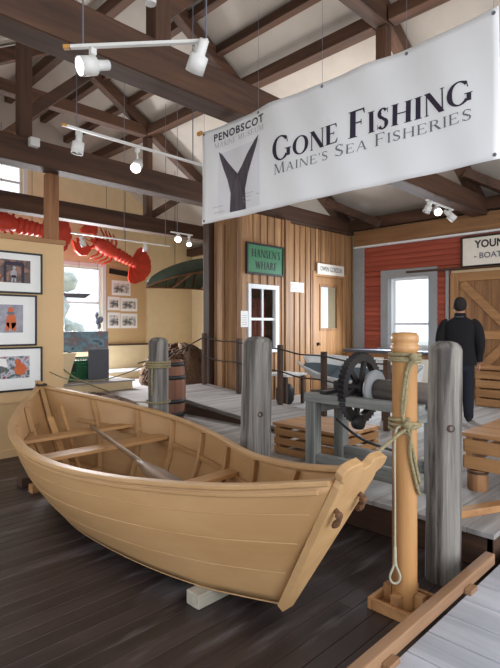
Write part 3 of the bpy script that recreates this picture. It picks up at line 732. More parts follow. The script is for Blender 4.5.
# ================================================================ WINDLASS
wl = thing('windlass', 'grey timber windlass with a black gear wheel and wooden drum on the wharf', 'windlass', (3.65, 2.3, DECK))
xs_, ys_ = (3.50, 3.92), (2.72, 1.84)
for x in xs_:
    for y in ys_: MB().box(x-.05, x+.05, y-.05, y+.05, DECK+.001, .945).build('leg', 'greenishZ', wl, bevel=.006)
    MB().box(x-.055, x+.055, ys_[1]-.12, ys_[0]+.06, .945, 1.02).build('top_rail', 'greenishY', wl, bevel=.006)
    MB().box(x-.035, x+.035, ys_[1]+.05, ys_[0]-.05, .40, .50).build('bottom_rail', 'greenishY', wl, bevel=.006)
for y in ys_: MB().box(xs_[0]+.05, xs_[1]-.05, y-.04, y+.04, .85, .944).build('cross_rail', 'greenishX', wl, bevel=.006)
AX, AZ = 3.71, 1.075
my = Matrix.Rotation(-PI/2, 3, 'X')
gy = 2.38; mb = MB(); n = 44; Ro, Ri = .282, .226
vs = []; 
for k in range(2*n):
    a = k*PI/n; ro = Ro+(.0 if k % 2 else .022)
    for r_, yy in ((ro, gy-.03), (ro, gy+.03), (Ri, gy+.03), (Ri, gy-.03)): vs.append((AX+r_*math.cos(a), yy, AZ+r_*math.sin(a)))
fs = []
for k in range(2*n):
    for j in range(4): fs.append((4*k+j, 4*k+(j+1) % 4, 4*((k+1) % (2*n))+(j+1) % 4, 4*((k+1) % (2*n))+j))
mb.add(vs, fs)
for k in range(6):
    a = k*PI/3+.26; mb.bar((AX+.05*math.cos(a), gy, AZ+.05*math.sin(a)), (AX+.235*math.cos(a), gy, AZ+.235*math.sin(a)), .045, .03, (0, 1, 0))
mb.lathe([(.07, -.05), (.07, .05)], (AX, gy, AZ), 20, my)
mb.build('gear_wheel', 'iron', wl)
MB().lathe([(.05, -.02), (.155, -.018), (.16, 0), (.155, .018), (.05, .02)], (AX, 2.24, AZ), 32, my).build('flange_disc', 'disc', wl)
MB().lathe([(.03, -.26), (.09, -.255), (.095, 0), (.09, .255), (.03, .26)], (AX, 1.955, AZ-.005), 24, my).build('drum', M['drum'], wl)
mb = MB().tube([(AX, 2.62, AZ), (AX, 1.67, AZ)], .028, 12); mb.build('axle', 'iron', wl)
for y in (2.585,):
    mb = MB(); mb.box(xs_[0]-.05, xs_[1]+.05, y-.035, y+.035, 1.021, 1.05); mb.box(AX-.06, AX+.06, y-.035, y+.035, 1.05, 1.12); mb.build('bearing', 'iron', wl, bevel=.008)
mb = MB().tube(spline([(3.60, 2.55, .80), (3.62, 2.30, .66), (3.8, 2.05, .56)], 6), .012, 6); mb.build('crank_rod', 'iron', wl)
MB().lathe([(.03, -.04), (.06, -.035), (.065, 0), (.06, .035), (.03, .04)], (3.62, 2.34, .80), 20, my).build('pinion', 'iron', wl)

# ================================================================ CRATES
def crate(name, label, x0, x1, y0, y1, z0, z1, n, mat='pine', group='slatted wooden crates'):
    r = thing(name, label, 'crate', ((x0+x1)/2, (y0+y1)/2, z0), group)
    for x in (x0+.03, x1-.03):
        for y in (y0+.03, y1-.03): MB().box(x-.025, x+.025, y-.025, y+.025, z0+.001, z1-.031).build('corner_post', mat+'Z', r, bevel=.003)
    h_ = (z1-.035-z0)/n
    for k in range(n):
        a, b = z0+.01+k*h_, z0+.01+(k+1)*h_-.028
        for sg, x in ((0, x0-.016), (1, x1)): MB().box(x, x+.016, y0, y1, a, b).build('slat', mat+'Y', r, bevel=.002)
        for sg, y in ((0, y0-.016), (1, y1)): MB().box(x0, x1, y, y+.016, a, b).build('slat', mat+'X', r, bevel=.002)
    mb = MB(); x = x0-.02
    while x < x1: mb.box(x, min(x+.118, x1+.02), y0-.02, y1+.02, z1-.03, z1); x += .12
    mb.build('lid', mat+'Y', r, bevel=.003)
    return r
crate('wooden_crate', 'low slatted wooden crate on the wharf just behind the windlass legs', 4.0, 4.6, 2.75, 3.62, DECK, .575, 3)
rc = crate('wooden_crate', 'large slatted crate raised on log feet beside the end of the boardwalk', 4.22, 5.35, .62, 1.70, .42, .72, 2)
lg = thing('log_foot', 'short round log under the corner of the large slatted crate', 'log', (4.28, 1.62, DECK))
MB().lathe([(.075, DECK+.001), (.082, DECK+.03), (.080, .38), (.075, .418)], (4.28, 1.62, 0), 20).build('log', 'barnZ', lg)
MB().lathe([(.080, .39), (.084, .395), (.084, .405), (.080, .41)], (4.28, 1.62, 0), 20).build('bark_ring', 'darkZ', lg)
crate('wooden_crate', 'tall slatted crate standing before the barn door near the man', 8.75, 9.35, 2.5, 3.34, DECK, .9, 4)
o = MB().bar((3.50, 1.52, DECK+.026), (4.05, 1.27, DECK+.026), .09, .05).build('loose_plank', 'pineX', bevel=.004); tag(o, 'short tan timber offcut lying on the grey wharf deck by its corner', 'plank')

# ================================================================ RAMP AND RAILING
def slabp(x0, x1, ya, za, yb, zb, th):
    mb = MB(); n = 22
    for k in range(n):
        a = k/n; b = (k+1)/n-.0035; y0, y1 = ya+(yb-ya)*a, ya+(yb-ya)*b; z0, z1 = za+(zb-za)*a, za+(zb-za)*b
        mb.prism([(x0, y0, z0-th), (x0, y1, z1-th), (x0, y1, z1), (x0, y0, z0)], (x1-x0, 0, 0))
    return mb
rp = struct(bpy.data.objects.new('ramp_floor', None)); COL.objects.link(rp); rp.location = (5.3, 5.4, DECK)
slabp(4.78, 5.95, 7.1, .56, 4.1, .292, .035).build('planking', 'deckX', rp, bevel=.002)
mb = MB(); mb.prism([(4.80, 7.08, DECK+.001), (4.80, 4.3, DECK+.001), (4.80, 4.3, .272), (4.80, 7.08, .52)], (.05, 0, 0)); mb.prism([(5.88, 7.08, DECK+.001), (5.88, 4.3, DECK+.001), (5.88, 4.3, .272), (5.88, 7.08, .52)], (.05, 0, 0))
mb.build('skirt', 'darkY', rp)
mb = MB(); mb.prism([(4.74, 7.1, .50), (4.74, 4.15, .245+.02), (4.74, 4.15, .31), (4.74, 7.1, .565)], (.035, 0, 0)); mb.build('edge_board', 'greyY', rp, bevel=.003)
rl = thing('rope_railing', 'low railing of brown posts and dark rope along the ramp by the shack', 'railing', (5.9, 5.2, DECK))
rz = lambda y: lerp([(3.0, .25), (4.1, .29), (7.1, .56)], y)
RX_ = 5.84
tops = []
for y in (7.0, 6.1, 5.18, 4.35, 3.35):
    z = rz(y)+.002 if y > 4.2 else DECK+.002
    MB().box(RX_-.035, RX_+.035, y-.035, y+.035, z, z+.92).build('post', 'darkZ', rl, bevel=.005); tops.append((RX_-.045, y, z))
for hgt in (.86, .52):
    pts = []
    for (x, y, z), (x2, y2, z2) in zip(tops, tops[1:]):
        pts += [(x, y, z+hgt), (x, y+(y2-y)*.5, (z+z2)/2+hgt-.03)]
    pts.append((tops[-1][0], tops[-1][1], tops[-1][2]+hgt))
    MB().tube(spline(pts, 5), .012, 6).build('guard_rope', 'rope_dark', rl)

# ================================================================ BANNER
BX, BY0, BY1, BZ0, BZ1 = 3.31, 1.12, 4.005, 2.64, 3.58
bn = thing('hanging_banner', 'large white banner reading GONE FISHING hung from the roof beams', 'banner', (BX, 2.6, BZ0))
BWD, BHT = BY1-BY0, BZ1-BZ0
def bpt(u, v, o=0.0):
    wx = .014*math.sin(u*3.1+v*1.2)+.008*math.sin(u*7.5-v*3)*(v/BHT-.2)+.006*math.sin(u*13+v*5)
    sag = -.012*abs(math.sin(u*PI/(BWD/3)))*(v/BHT)
    return Vector((BX+wx-o, BY1-u, BZ0+v+sag))
mb = MB(); nu, nv = 60, 20
mb.add([bpt(BWD*i/nu, BHT*j/nv) for i in range(nu+1) for j in range(nv+1)], [(i*(nv+1)+j, i*(nv+1)+j+1, (i+1)*(nv+1)+j+1, (i+1)*(nv+1)+j) for i in range(nu) for j in range(nv)], True)
o = mb.build('sheet', 'banner', bn, fix=False); m = o.modifiers.new('solid', 'SOLIDIFY'); m.thickness = .002; m.offset = 0
MB().tube([(BX, BY1+.06, BZ1+.0), (BX, BY1+.005, BZ1+.0)], .022, 12).build('pole_end', 'brass', bn)
mb = MB()
for u in (.03, BWD*.28, BWD*.53, BWD*.78, BWD-.03):
    for v in ((BHT-.03,) if .1 < u < BWD-.1 else (.03, BHT-.03)):
        p = bpt(u, v, .003); mb.lathe([(.012, -.002), (.012, .003)], p, 12, Matrix.Rotation(-PI/2, 3, 'Y'))
mb.build('grommet', 'ink_grey', bn)
mb = MB()
for u in (.03, BWD*.28, BWD*.53, BWD*.78, BWD-.03):
    p = bpt(u, BHT-.03); mb.tube([p, (p.x, p.y, 3.62 if 3.4 < p.y < 3.7 else roof(p.x)-.02)], .0015, 5)
mb.build('hanging_cord', 'ink_grey', bn)
on = lambda u, v: bpt(u, v, .004)
# GONE FISHING
k = 1.32
p, _ = serif_line([('G', k), ('ONE', 1), (' ', 1), ('F', k), ('ISHING', 1)], .2, T=.2, t=.055); p = fit_width(p, .985, 2.72, .405, .405+.215)
put_polys('lettering', p, on, 'ink', bn)
p, _ = serif_line([('M', 1.25), ("AINE'S", 1), (' ', 1), ('S', 1.25), ('EA', 1), (' ', 1), ('F', 1.25), ('ISHERIES', 1)], .12, T=.11, t=.045, gap=.12); p = fit_width(p, 1.0, 2.71, .295, .295+.092)
put_polys('lettering', p, on, 'ink_grey', bn)
p = fit_width(sans_polys('PENOBSCOT', .1, .002, space=1.15), .18, .88, .805, .88); put_polys('lettering', p, on, 'ink', bn)
p, _ = serif_line([('MARINE MUSEUM', 1)], .07, T=.09, t=.04, gap=.14); p = fit_width(p, .19, .875, .735, .785); put_polys('lettering', p, on, 'ink_pale', bn)
put_polys('picture_ground', [rect(.25+.057*i, .06+.068*j, .307+.057*i, .128+.068*j) for i in range(10) for j in range(9)], lambda u, v: bpt(u, v, .003), 'plate', bn)
def fluke_half(sg):
    c = .515
    L = [(0, .06), (.113, .06), (.108, .25), (.16, .39), (.225, .53), (.27, .63), (.295, .71), (.24, .67), (.15, .575), (.07, .48), (0, .42)]
    if sg < 0: L = [(a*.9, b-(.02 if b > .5 else 0)) for a, b in L]
    return [(c+sg*a, b) for a, b in L]
polys = []
for sg in (-1, 1):
    L = fluke_half(sg); n = len(L)
    tri = [(0, 1, 10), (1, 2, 10), (2, 9, 10), (2, 3, 9), (3, 8, 9), (3, 4, 8), (4, 7, 8), (4, 5, 7), (5, 6, 7)]
    polys += [[L[i] for i in t_] for t_ in tri]
put_polys('whale_tail_print', polys, lambda u, v: bpt(u, v, .0055), 'fluke', bn)
put_polys('ripple_line', [rect(.56, .17, .82, .174), rect(.16, .14, .32, .144), rect(.18, .085, .34, .089), rect(.6, .20, .74, .204), rect(.58, .13, .7, .134)], lambda u, v: bpt(u, v, .005), 'ink_pale', bn)

# ================================================================ SIGNS
def sign(name, label, face, u0, u1, z0, z1, mat, rim, lines, off, grp=None):
    """face 'Y' hangs on a wall that looks along -Y, 'X' on one that looks along -X"""
    if face == 'Y': P = lambda u, z, o: (u, off-o, z)
    else: P = lambda u, z, o: (off-o, u, z)
    r = thing(name, label, 'sign', P((u0+u1)/2, z0, 0), grp)
    def bx(mb, a, b, c, d, o0, o1):
        p, q = P(a, c, o0), P(b, d, o1); mb.box(min(p[0], q[0]), max(p[0], q[0]), min(p[1], q[1]), max(p[1], q[1]), c, d)
    mb = MB(); bx(mb, u0, u1, z0, z1, .002, .025); mb.build('board', mat, r, bevel=.003)
    if rim:
        mb = MB(); e = rim
        for A in ((u0-e, u0, z0-e, z1+e), (u1, u1+e, z0-e, z1+e), (u0, u1, z0-e, z0), (u0, u1, z1, z1+e)): bx(mb, *A, .002, .04)
        mb.build('rim', 'black', r, bevel=.003)
    for polys, ink in lines:
        if face == 'Y': fn = lambda a, b: P(u0+a, z0+b, .028)
        else: fn = lambda a, b: P(u1-a, z0+b, .028)
        put_polys('lettering', polys, fn, ink, r)
    return r
t1, _ = serif_line([("HANSEN'S", 1)], .1, T=.2, t=.07, gap=.05); t2, _ = serif_line([('WHARF', 1)], .1, T=.2, t=.07, gap=.05)
sign('shop_sign', "green board sign reading HANSEN'S WHARF above the white shack window", 'Y', 6.13, 7.03, 2.54, 3.02, 'sign_green', .035,
     [(fit_width(t1, .09, .83, .27, .41), 'black'), (fit_width(t2, .18, .74, .07, .2), 'black')], SF-.045)
q = SF+.1
sign('shop_sign', 'narrow white board with dark capitals over the shack door', 'Y', 8.24, 9.17, 2.665, 2.885, 'sign_white', 0, [(fit_width(sans_polys('OWEN GORDON', .1, .0), .08, .85, .065, .165), 'ink')], q-.035)
p = [rect(.06, .06, .42, .075), rect(.06, .095, .38, .105), rect(.06, .13, .44, .145)]
sign('notice_card', 'small white card with faint grey lines between shack window and door', 'Y', 7.33, 7.81, 2.26, 2.45, 'sign_white', 0, [(p, 'ink_pale')], q-.022)
o = thing('paper_notice', 'white paper sheet pinned on the left corner of the shack window wall', 'notice', (6.1, SF-.035, 1.6))
MB().box(5.99, 6.16, SF-.044, SF-.036, 1.58, 1.86).build('sheet', 'white', o)
put_polys('print_line', [rect(6.01, 1.62+.04*i, 6.14, 1.628+.04*i) for i in range(5)], lambda a, b: (a, SF-.0455, b), 'ink_pale', o)
l1 = fit_width(sans_polys("YOUNG'S", .2, .006), .215, .98, .31, .46); l2 = fit_width(sans_polys('- BOAT SHOP -', .2, .004), .21, 1.2, .12, .225)
sign('shop_sign', "large white sign with black rim reading YOUNG'S over the barn door", 'X', 2.36, 3.86, 2.715, 3.225, 'sign_white', .03, [(l1, 'black'), (l2, 'ink_grey')], XW-.10)

# ================================================================ FRAMED PICTURES
def framed(label, x0, x1, z0, z1, mx0, mx1, mz0, mz1, mat, extra):
    D = .10; x0 += D; x1 += D; mx0 += D; mx1 += D; extra = [([[(a+D, b) for a, b in p] for p in ps], k) for ps, k in extra]
    r = thing('framed_picture', label, 'picture', ((x0+x1)/2, PY, z0), 'framed photographs on the tan partition'); y = PY-.004; f = .022
    mb = MB()
    for A in ((x0, x0+f, z0, z1), (x1-f, x1, z0, z1), (x0+f, x1-f, z0, z0+f), (x0+f, x1-f, z1-f, z1)): mb.box(A[0], A[1], y-.03, y, A[2], A[3])
    mb.build('frame', 'black', r, bevel=.003)
    MB().box(x0+f, x1-f, y-.014, y-.002, z0+f, z1-f).build('mat_board', 'white', r)
    pr = MB().box(mx0, mx1, y-.0175, y-.0145, mz0, mz1).build('print', mat, r)
    for k, (polys, ink) in enumerate(extra):
        m_ = MB()
        for p in polys: m_.add([(a, y-.019-.0006*k, b) for a, b in p], [tuple(range(len(p)))])
        m_.build('printed_shape', ink, pr, fix=False)
E = lambda cx, cz, rx, rz_, n=14: [(cx+rx*math.cos(k*2*PI/n), cz+rz_*math.sin(k*2*PI/n)) for k in range(n)]
framed('black framed picture of a figure on a dark deck, topmost on the tan partition', 1.85, 2.57, 2.0, 2.51, 1.97, 2.42, 2.13, 2.41, 'photo_a', [([[(2.10, 2.13), (2.135, 2.13), (2.135, 2.34), (2.31, 2.34), (2.31, 2.13), (2.345, 2.13), (2.345, 2.36), (2.32, 2.385), (2.12, 2.385), (2.10, 2.36)]], 'ink'), ([E(2.22, 2.235, .038, .055), E(2.225, 2.31, .02, .022), [(2.19, 2.14), (2.21, 2.14), (2.22, 2.22), (2.195, 2.22)], [(2.23, 2.14), (2.25, 2.14), (2.245, 2.22), (2.22, 2.22)]], 'ink_pale'), ([E(2.04, 2.21, .03, .03)], 'orange')])
framed('black framed picture of a fisher in orange oilskins, middle one of the three', 1.80, 2.50, 1.355, 1.985, 2.04, 2.33, 1.52, 1.86, 'photo_b', [([E(2.19, 1.66, .06, .10), E(2.185, 1.79, .035, .04), [(2.12, 1.54), (2.16, 1.54), (2.17, 1.64), (2.13, 1.64)], [(2.2, 1.54), (2.25, 1.54), (2.25, 1.64), (2.19, 1.64)]], 'orange'), ([E(2.185, 1.755, .05, .018)], 'ink_grey')])
framed('black framed harbour picture with an orange coat, lowest on the partition beside the dory bow', 1.85, 2.57, .80, 1.34, 1.95, 2.41, .96, 1.23, 'photo_c', [([E(2.30, 1.07, .075, .075), E(2.26, 1.16, .03, .035)], 'orange'), ([[(1.96, 1.14), (2.15, 1.10), (2.13, 1.2), (1.96, 1.22)]], 'white')])

# ================================================================ TRACK LIGHTS
def track(label, p, q, rods, cap=True):
    r = thing('light_track', label, 'light track', p, 'ceiling light tracks')
    MB().bar(p, q, .035, .022).build('rail', 'lamp_white', r, bevel=.003)
    d = (Vector(q)-Vector(p)).normalized()
    if cap: e = Vector(p)-d*.045; MB().bar(e, Vector(p)-d*.002, .037, .024).build('end_cap', 'brass', r, bevel=.003)
    for t, top in rods:
        a = Vector(p).lerp(Vector(q), t); MB().tube([a+V(0, 0, .01), (a.x, a.y, top)], .0055, 8).build('hanger_rod', 'ink_grey', r)
    return r
def spot(label, at, aim, on, can=(.055, .15), drop=.08, power=6):
    at = Vector(at); r = thing('track_spotlight', label, 'spotlight', at, 'white track spotlights'); aim = Vector(aim).normalized()
    MB().box(at.x-.02, at.x+.02, at.y-.02, at.y+.02, at.z-.06, at.z-.0165).build('adapter', 'lamp_white', r, bevel=.004)
    c = at+V(0, 0, -.06-drop); mb = MB().tube([at+V(0, 0, -.06), c+V(0, 0, .02)], .009, 8); mb.build('stem', 'lamp_white', r)
    R = aim.to_track_quat('Z', 'Y').to_matrix(); rad, ln = can
    MB().lathe([(.01, -ln*.75), (rad*.52, -ln*.74), (rad*.56, -ln*.2), (rad*.6, -ln*.15), (rad, -ln*.1), (rad*1.02, ln*.6), (rad*.93, ln*.6), (rad*.9, ln*.52)], c, 24, R).build('can', 'lamp_white', r)
    MB().lathe([(.002, ln*.53), (rad*.9, ln*.535), (rad*.9, ln*.55), (.002, ln*.555)], c, 24, R).build('lens', 'lamp_on' if on else 'lamp_off', r)
    if on:
        l = bpy.data.lights.new('spot_beam', 'SPOT'); l.energy = power; l.spot_size = 1.5; l.spot_blend = .6; l.color = (1, .86, .66); l.shadow_soft_size = .04
        lo = bpy.data.objects.new('spot_beam', l); COL.objects.link(lo); lo.parent = r; lo.location = (c+aim*(ln*.62))-at; lo.rotation_euler = aim.to_track_quat('-Z', 'Y').to_euler()
    return r
# 1: nearest track, before the first tie beam
A, B = V(1.53, 3.22, 3.455), V(2.22, 2.62, 3.53)
track('white light track nearest the viewer, before the lowest great beam', A, B, [(.09, roof(1.6)-.02), (.985, roof(2.2)-.02)])
a = A.lerp(B, .16); spot('lit white spotlight on the left end of the nearest track', a, (-.78, .08, -.28), True, (.062, .16), .07)
a = A.lerp(B, .93); spot('unlit white spotlight tilted downward on the right end of the nearest track', a, (.1, .62, -.75), False, (.062, .16), .05)
A, B = V(2.10, 4.50, 3.45), V(3.75, 4.50, 3.45)
track('white light track running behind the left edge of the banner', A, B, [(.06, roof(2.2)-.02), (.9, roof(3.6)-.02)])
spot('unlit white spotlight hanging at the left end of the track behind the banner edge', A.lerp(B, .07), (-.12, .05, -1), False)
spot('brightly lit white spotlight midway along the track left of the banner', A.lerp(B, .46), (-.5, -.45, -.55), True, drop=.13)
A, B = V(4.0, 8.4, 3.22), V(6.1, 8.4, 3.22)
track('thin far light track in front of the big red wall lobster', A, B, [(.5, roof(5.05)-.0), (.95, roof(6.0)-.0)], False)
spot('small white spotlight just past the partition edge on the far track', A.lerp(B, .10), (.5, .3, -.7), False, (.05, .14), .07)
spot('small white spotlight hanging over the tail of the red lobster', A.lerp(B, .72), (.1, .1, -1), False, (.045, .13), .03)
A, B = V(5.5, 7.55, 3.32), V(6.0, 7.55, 3.32)
track('short light track over the way beside the wooden shack', A, B, [(.3, roof(5.65)-.0)], False)
spot('lit spotlight left of the pair beside the top corner of the shack', A.lerp(B, .35), (-.55, -.6, -.5), True, (.06, .14), .03)
spot('lit spotlight right of the pair beside the top corner of the shack', A.lerp(B, .85), (-.45, -.6, -.6), True, (.045, .12), .09)
A, B = V(7.25, 3.5, 3.5), V(8.2, 3.5, 3.5)
track('short light track under the beam right of the banner, before the red wall', A, B, [(.3, 3.62), (.85, 3.62)], False)
spot('spotlight leftmost on the short track before the red wall', A.lerp(B, .08), (-.3, .3, -.8), False, (.055, .14), .04)
spot('lit spotlight in the middle of the short track before the red wall', A.lerp(B, .38), (-.6, -.5, -.5), True, (.06, .15), .04)
spot('spotlight tilted right on the short track nearest the white sign', A.lerp(B, .88), (.4, -.5, -.6), False, (.06, .17), .05)
# small fittings on the timbers
o = MB().lathe([(.045, 0), (.048, .03), (.045, .12), (.02, .14)], (2.28, 3.40, 4.16), 16).build('alarm_sensor', 'lamp_white'); tag(o, 'small white sensor on the roof post above the nearest track', 'sensor')
o = MB().box(2.45, 2.57, 6.22, 6.305, 3.80, 3.91).build('junction_box', 'lamp_white', bevel=.01); tag(o, 'small white junction box on the second tie beam under the left roof post', 'junction box')

# ================================================================ MAN IN NAVY COAT
def skinmesh(name, verts, edges, radii, mat, parent, sub=2, root=0):
    me = bpy.data.meshes.new(name); off = parent_loc(parent)
    me.from_pydata([tuple(Vector(v)-off) for v in verts], edges, []); o = bpy.data.objects.new(name, me); COL.objects.link(o); o.parent = parent
    sk = o.modifiers.new('skin', 'SKIN'); me.skin_vertices if me.skin_vertices else None
    if not me.skin_vertices:
        bm = bmesh.new(); bm.from_mesh(me); bm.verts.layers.skin.verify(); bm.to_mesh(me); bm.free()
    for i, r in enumerate(radii):
        d = me.skin_vertices[0].data[i]; d.radius = r if isinstance(r, tuple) else (r, r); d.use_root = (i == root)
    sk.use_smooth_shade = True
    ss = o.modifiers.new('sub', 'SUBSURF'); ss.levels = sub; ss.render_levels = sub
    me.materials.append(M[mat]); return o
MX, MY, MZ = 7.22, 2.98, DECK
man = thing('person', 'man seen from behind in navy coat and dark jeans by the barn door', 'person', (MX, MY, MZ))
fw = Vector((.93, .36, 0)).normalized(); rt = Vector((fw.y, -fw.x, 0))
def b(f, r, z): return Vector((MX, MY, MZ))+fw*f+rt*r+V(0, 0, z)
# body
vb = [b(0, 0, .90), b(0, 0, 1.10), b(0, 0, 1.28), b(.0, 0, 1.39), b(.02, 0, 1.50), b(.035, 0, 1.57), b(.045, 0, 1.64), b(.03, 0, 1.69),
      b(-.01, .18, 1.34), b(-.03, .25, 1.14), b(.05, .255, .90), b(.07, .25, .82),
      b(-.01, -.18, 1.34), b(-.03, -.25, 1.14), b(.06, -.24, .92), b(.09, -.23, .84),
      b(0, .095, .84), b(.02, .10, .48), b(-.03, .11, .09), b(.09, .125, .03),
      b(0, -.095, .84), b(.06, -.10, .47), b(.04, -.10, .09), b(.16, -.115, .03)]
eb = [(0, 1), (1, 2), (2, 3), (3, 4), (4, 5), (5, 6), (6, 7), (3, 8), (8, 9), (9, 10), (10, 11), (3, 12), (12, 13), (13, 14), (14, 15), (0, 16), (16, 17), (17, 18), (18, 19), (0, 20), (20, 21), (21, 22), (22, 23)]
rb = [(.11, .08), (.12, .09), (.12, .09), (.07, .06), .055, .075, .088, .07, .06, .046, .034, .03, .06, .046, .034, .03, .07, .05, .035, .03, .07, .05, .035, .03]
skinmesh('body', vb, eb, rb, 'skin', man)
for sg, wr in ((1, b(.07, .25, .82)), (-1, b(.09, -.23, .84))):
    hv = [wr, wr+V(0, 0, -.05)+fw*.01]; he = [(0, 1)]; hr = [.024, .03]
    for k, (o_, ln) in enumerate(((.03, .07), (.01, .08), (-.01, .075), (-.03, .06))):
        i0 = len(hv); base = wr+V(0, 0, -.085)+fw*(o_+.01); tip = base+V(0, 0, -ln*.8)+fw*ln*.25-rt*sg*ln*.3
        hv += [base, base.lerp(tip, .5)+rt*sg*.006, tip]; he += [(1, i0), (i0, i0+1), (i0+1, i0+2)]; hr += [.0105, .009, .0075]
    i0 = len(hv); th = wr+V(0, 0, -.045)+fw*.04; hv += [th, th+V(0, 0, -.045)+fw*.02]; he += [(1, i0), (i0, i0+1)]; hr += [.012, .009]
    skinmesh('hand', hv, he, hr, 'skin', man, 1)
# clothes
def loft(mb, secs, n=20, p=2.3):
    vs = []; fs = []
    for f, r, z, hw, hd in secs:
        for k in range(n):
            a = k*2*PI/n; ca, sa = math.cos(a), math.sin(a)
            vs.append(b(f+hd*math.copysign(abs(ca)**(2/p), ca), r+hw*math.copysign(abs(sa)**(2/p), sa), z))
    for i in range(len(secs)-1):
        for k in range(n): fs.append((i*n+k, i*n+(k+1) % n, (i+1)*n+(k+1) % n, (i+1)*n+k))
    mb.add(vs, fs, True)
    mb.add(vs[:n], [tuple(range(n))]); mb.add(vs[-n:], [tuple(range(n))])
mb = MB()
loft(mb, [(.0, 0, .80, .215, .15), (.0, 0, .84, .222, .155), (0, 0, .98, .205, .15), (-.01, 0, 1.12, .20, .15), (-.015, 0, 1.28, .215, .15), (-.01, 0, 1.36, .215, .14), (-.005, 0, 1.41, .185, .125), (.0, 0, 1.455, .125, .10), (.015, 0, 1.48, .082, .085), (.02, 0, 1.53, .076, .08), (.02, 0, 1.535, .066, .07)])
for sg, wr in ((1, (.07, .25, .83)), (-1, (.09, -.23, .85))):
    pts = [b(-.01, sg*.15, 1.40), b(-.012, sg*.195, 1.375), b(-.02, sg*.235, 1.28), b(-.03, sg*.258, 1.14), b(.01, sg*.262, 1.02), b(wr[0]-.02, wr[1], wr[2]+.09), b(wr[0], wr[1], wr[2]+.02)]
    mb.tube(spline(pts, 5), [.055, .06, .064, .067, .069, .071, .073, .075, .076, .076, .076, .076, .075, .074, .073, .071, .069, .067, .065, .063, .061, .059, .057, .056, .055, .054, .053, .052, .052, .051, .05], 14)
mb.build('coat', 'coat', man)
mb = MB(); loft(mb, [(0, 0, .72, .16, .12), (0, 0, .80, .185, .135), (0, 0, .93, .175, .125)])
for pts, in ((([b(0, .09, .84), b(.02, .10, .48), b(-.03, .113, .12), b(-.032, .114, .085)]),), (([b(0, -.09, .84), b(.06, -.10, .47), b(.04, -.105, .12), b(.04, -.105, .085)]),)):
    pp = spline(pts, 6); mb.tube(pp, [.105-.04*min(1, i/12) for i in range(len(pp))], 14)
mb.build('trousers', 'jeans', man)
for f0, r0 in ((-.03, .113), (.04, -.105)):
    skinmesh('shoe', [b(f0-.06, r0, .045), b(f0+.03, r0, .055), b(f0+.12, r0+.01, .04), b(f0+.19, r0+.015, .032)], [(0, 1), (1, 2), (2, 3)], [.042, .05, .046, .03], 'shoe', man, 2, 1)
mb = MB(); Rm = Matrix((fw, rt, V(0, 0, 1))).transposed()
mb.ball(b(.025, 0, 1.655), .108, .092, .115, 20, Rm); mb.build('hair', 'hair', man)
mb = MB()
for sg in (-1, 1): mb.ball(b(.05, sg*.094, 1.625), .02, .012, .032, 10, Rm)
mb.build('ear', 'skin', man)
mb = MB(); fc = b(.05, 0, 1.62); mb.ball(fc, .098, .078, .11, 16, Rm); mb.ball(b(.152, 0, 1.61), .022, .014, .026, 8, Rm); mb.build('face', 'skin', man)
mb = MB()
for sg in (-1, 1): mb.ball(b(.138, sg*.032, 1.635), .012, .014, .008, 8, Rm)
mb.ball(b(.138, 0, 1.565), .01, .026, .006, 8, Rm); mb.build('eyes_and_mouth', 'ink', man)
mb = MB().tube(spline([b(-.083, .05, 1.485), b(-.095, 0, 1.478), b(-.083, -.05, 1.485)], 4), .009, 6); mb.build('collar_piping', 'slate', man)

# ================================================================ SKIFF AND GEAR BEHIND THE RAILING
sk = thing('white_skiff', 'white open skiff on trestles behind the rope railing', 'boat', (6.75, 4.5, DECK))
RS = lambda x, y, z: (x, y, z+(x-6.75)*.5)
def skp(s, v): 
    y = 5.52-2.1*s; hw = lerp(smooth_keys([(0, .07), (.06, .15), (.16, .21), (.35, .28), (.65, .31), (1, .26)]), s)*(.62+.38*v); z = lerp([(0, 1.04), (.4, .93), (1, .88)], s)
    zb = lerp([(0, .86), (.3, .72), (1, .68)], s); return y-.16*(1-v)*(1-s), hw, zb+(z-zb)*v
mb = MB(); n = 24; k = 6
for sg in (-1, 1):
    vs = [];
    for i in range(n+1):
        for j in range(k+1): y, hw, z = skp(i/n, j/k); vs.append(RS(6.75+sg*hw, y, z))
    mb.add(vs, [(i*(k+1)+j, i*(k+1)+j+1, (i+1)*(k+1)+j+1, (i+1)*(k+1)+j) for i in range(n) for j in range(k)], True)
y, hw, z0 = skp(1, 0); _, hw1, z1 = skp(1, 1); mb.add([RS(6.75-hw, y, z0), RS(6.75+hw, y, z0), RS(6.75+hw1, y, z1), RS(6.75-hw1, y, z1)], [(0, 1, 2, 3)])
o = mb.build('hull', 'skiff', sk, fix=False); m = o.modifiers.new('solid', 'SOLIDIFY'); m.thickness = .02; m.offset = 0
vs = []
for i in range(n+1): y, hw, z = skp(i/n, .5); vs += [RS(6.75-hw, y, z), RS(6.75+hw, y, z)]
MB().add(vs, [(2*i, 2*i+1, 2*i+3, 2*i+2) for i in range(n)]).build('bottom_board', 'skiff_in', sk, fix=False)
for sg in (-1, 1): MB().tube([RS(6.75+sg*skp(i/n, 1)[1], skp(i/n, 1)[0], skp(i/n, 1)[2]) for i in range(n+1)], .02, 8).build('gunwale', 'skiff', sk)
for y_ in (4.7, 3.9): MB().bar(RS(6.52, y_, .88), RS(6.98, y_, .88), .14, .02).build('thwart', 'skiff_in', sk, bevel=.003)
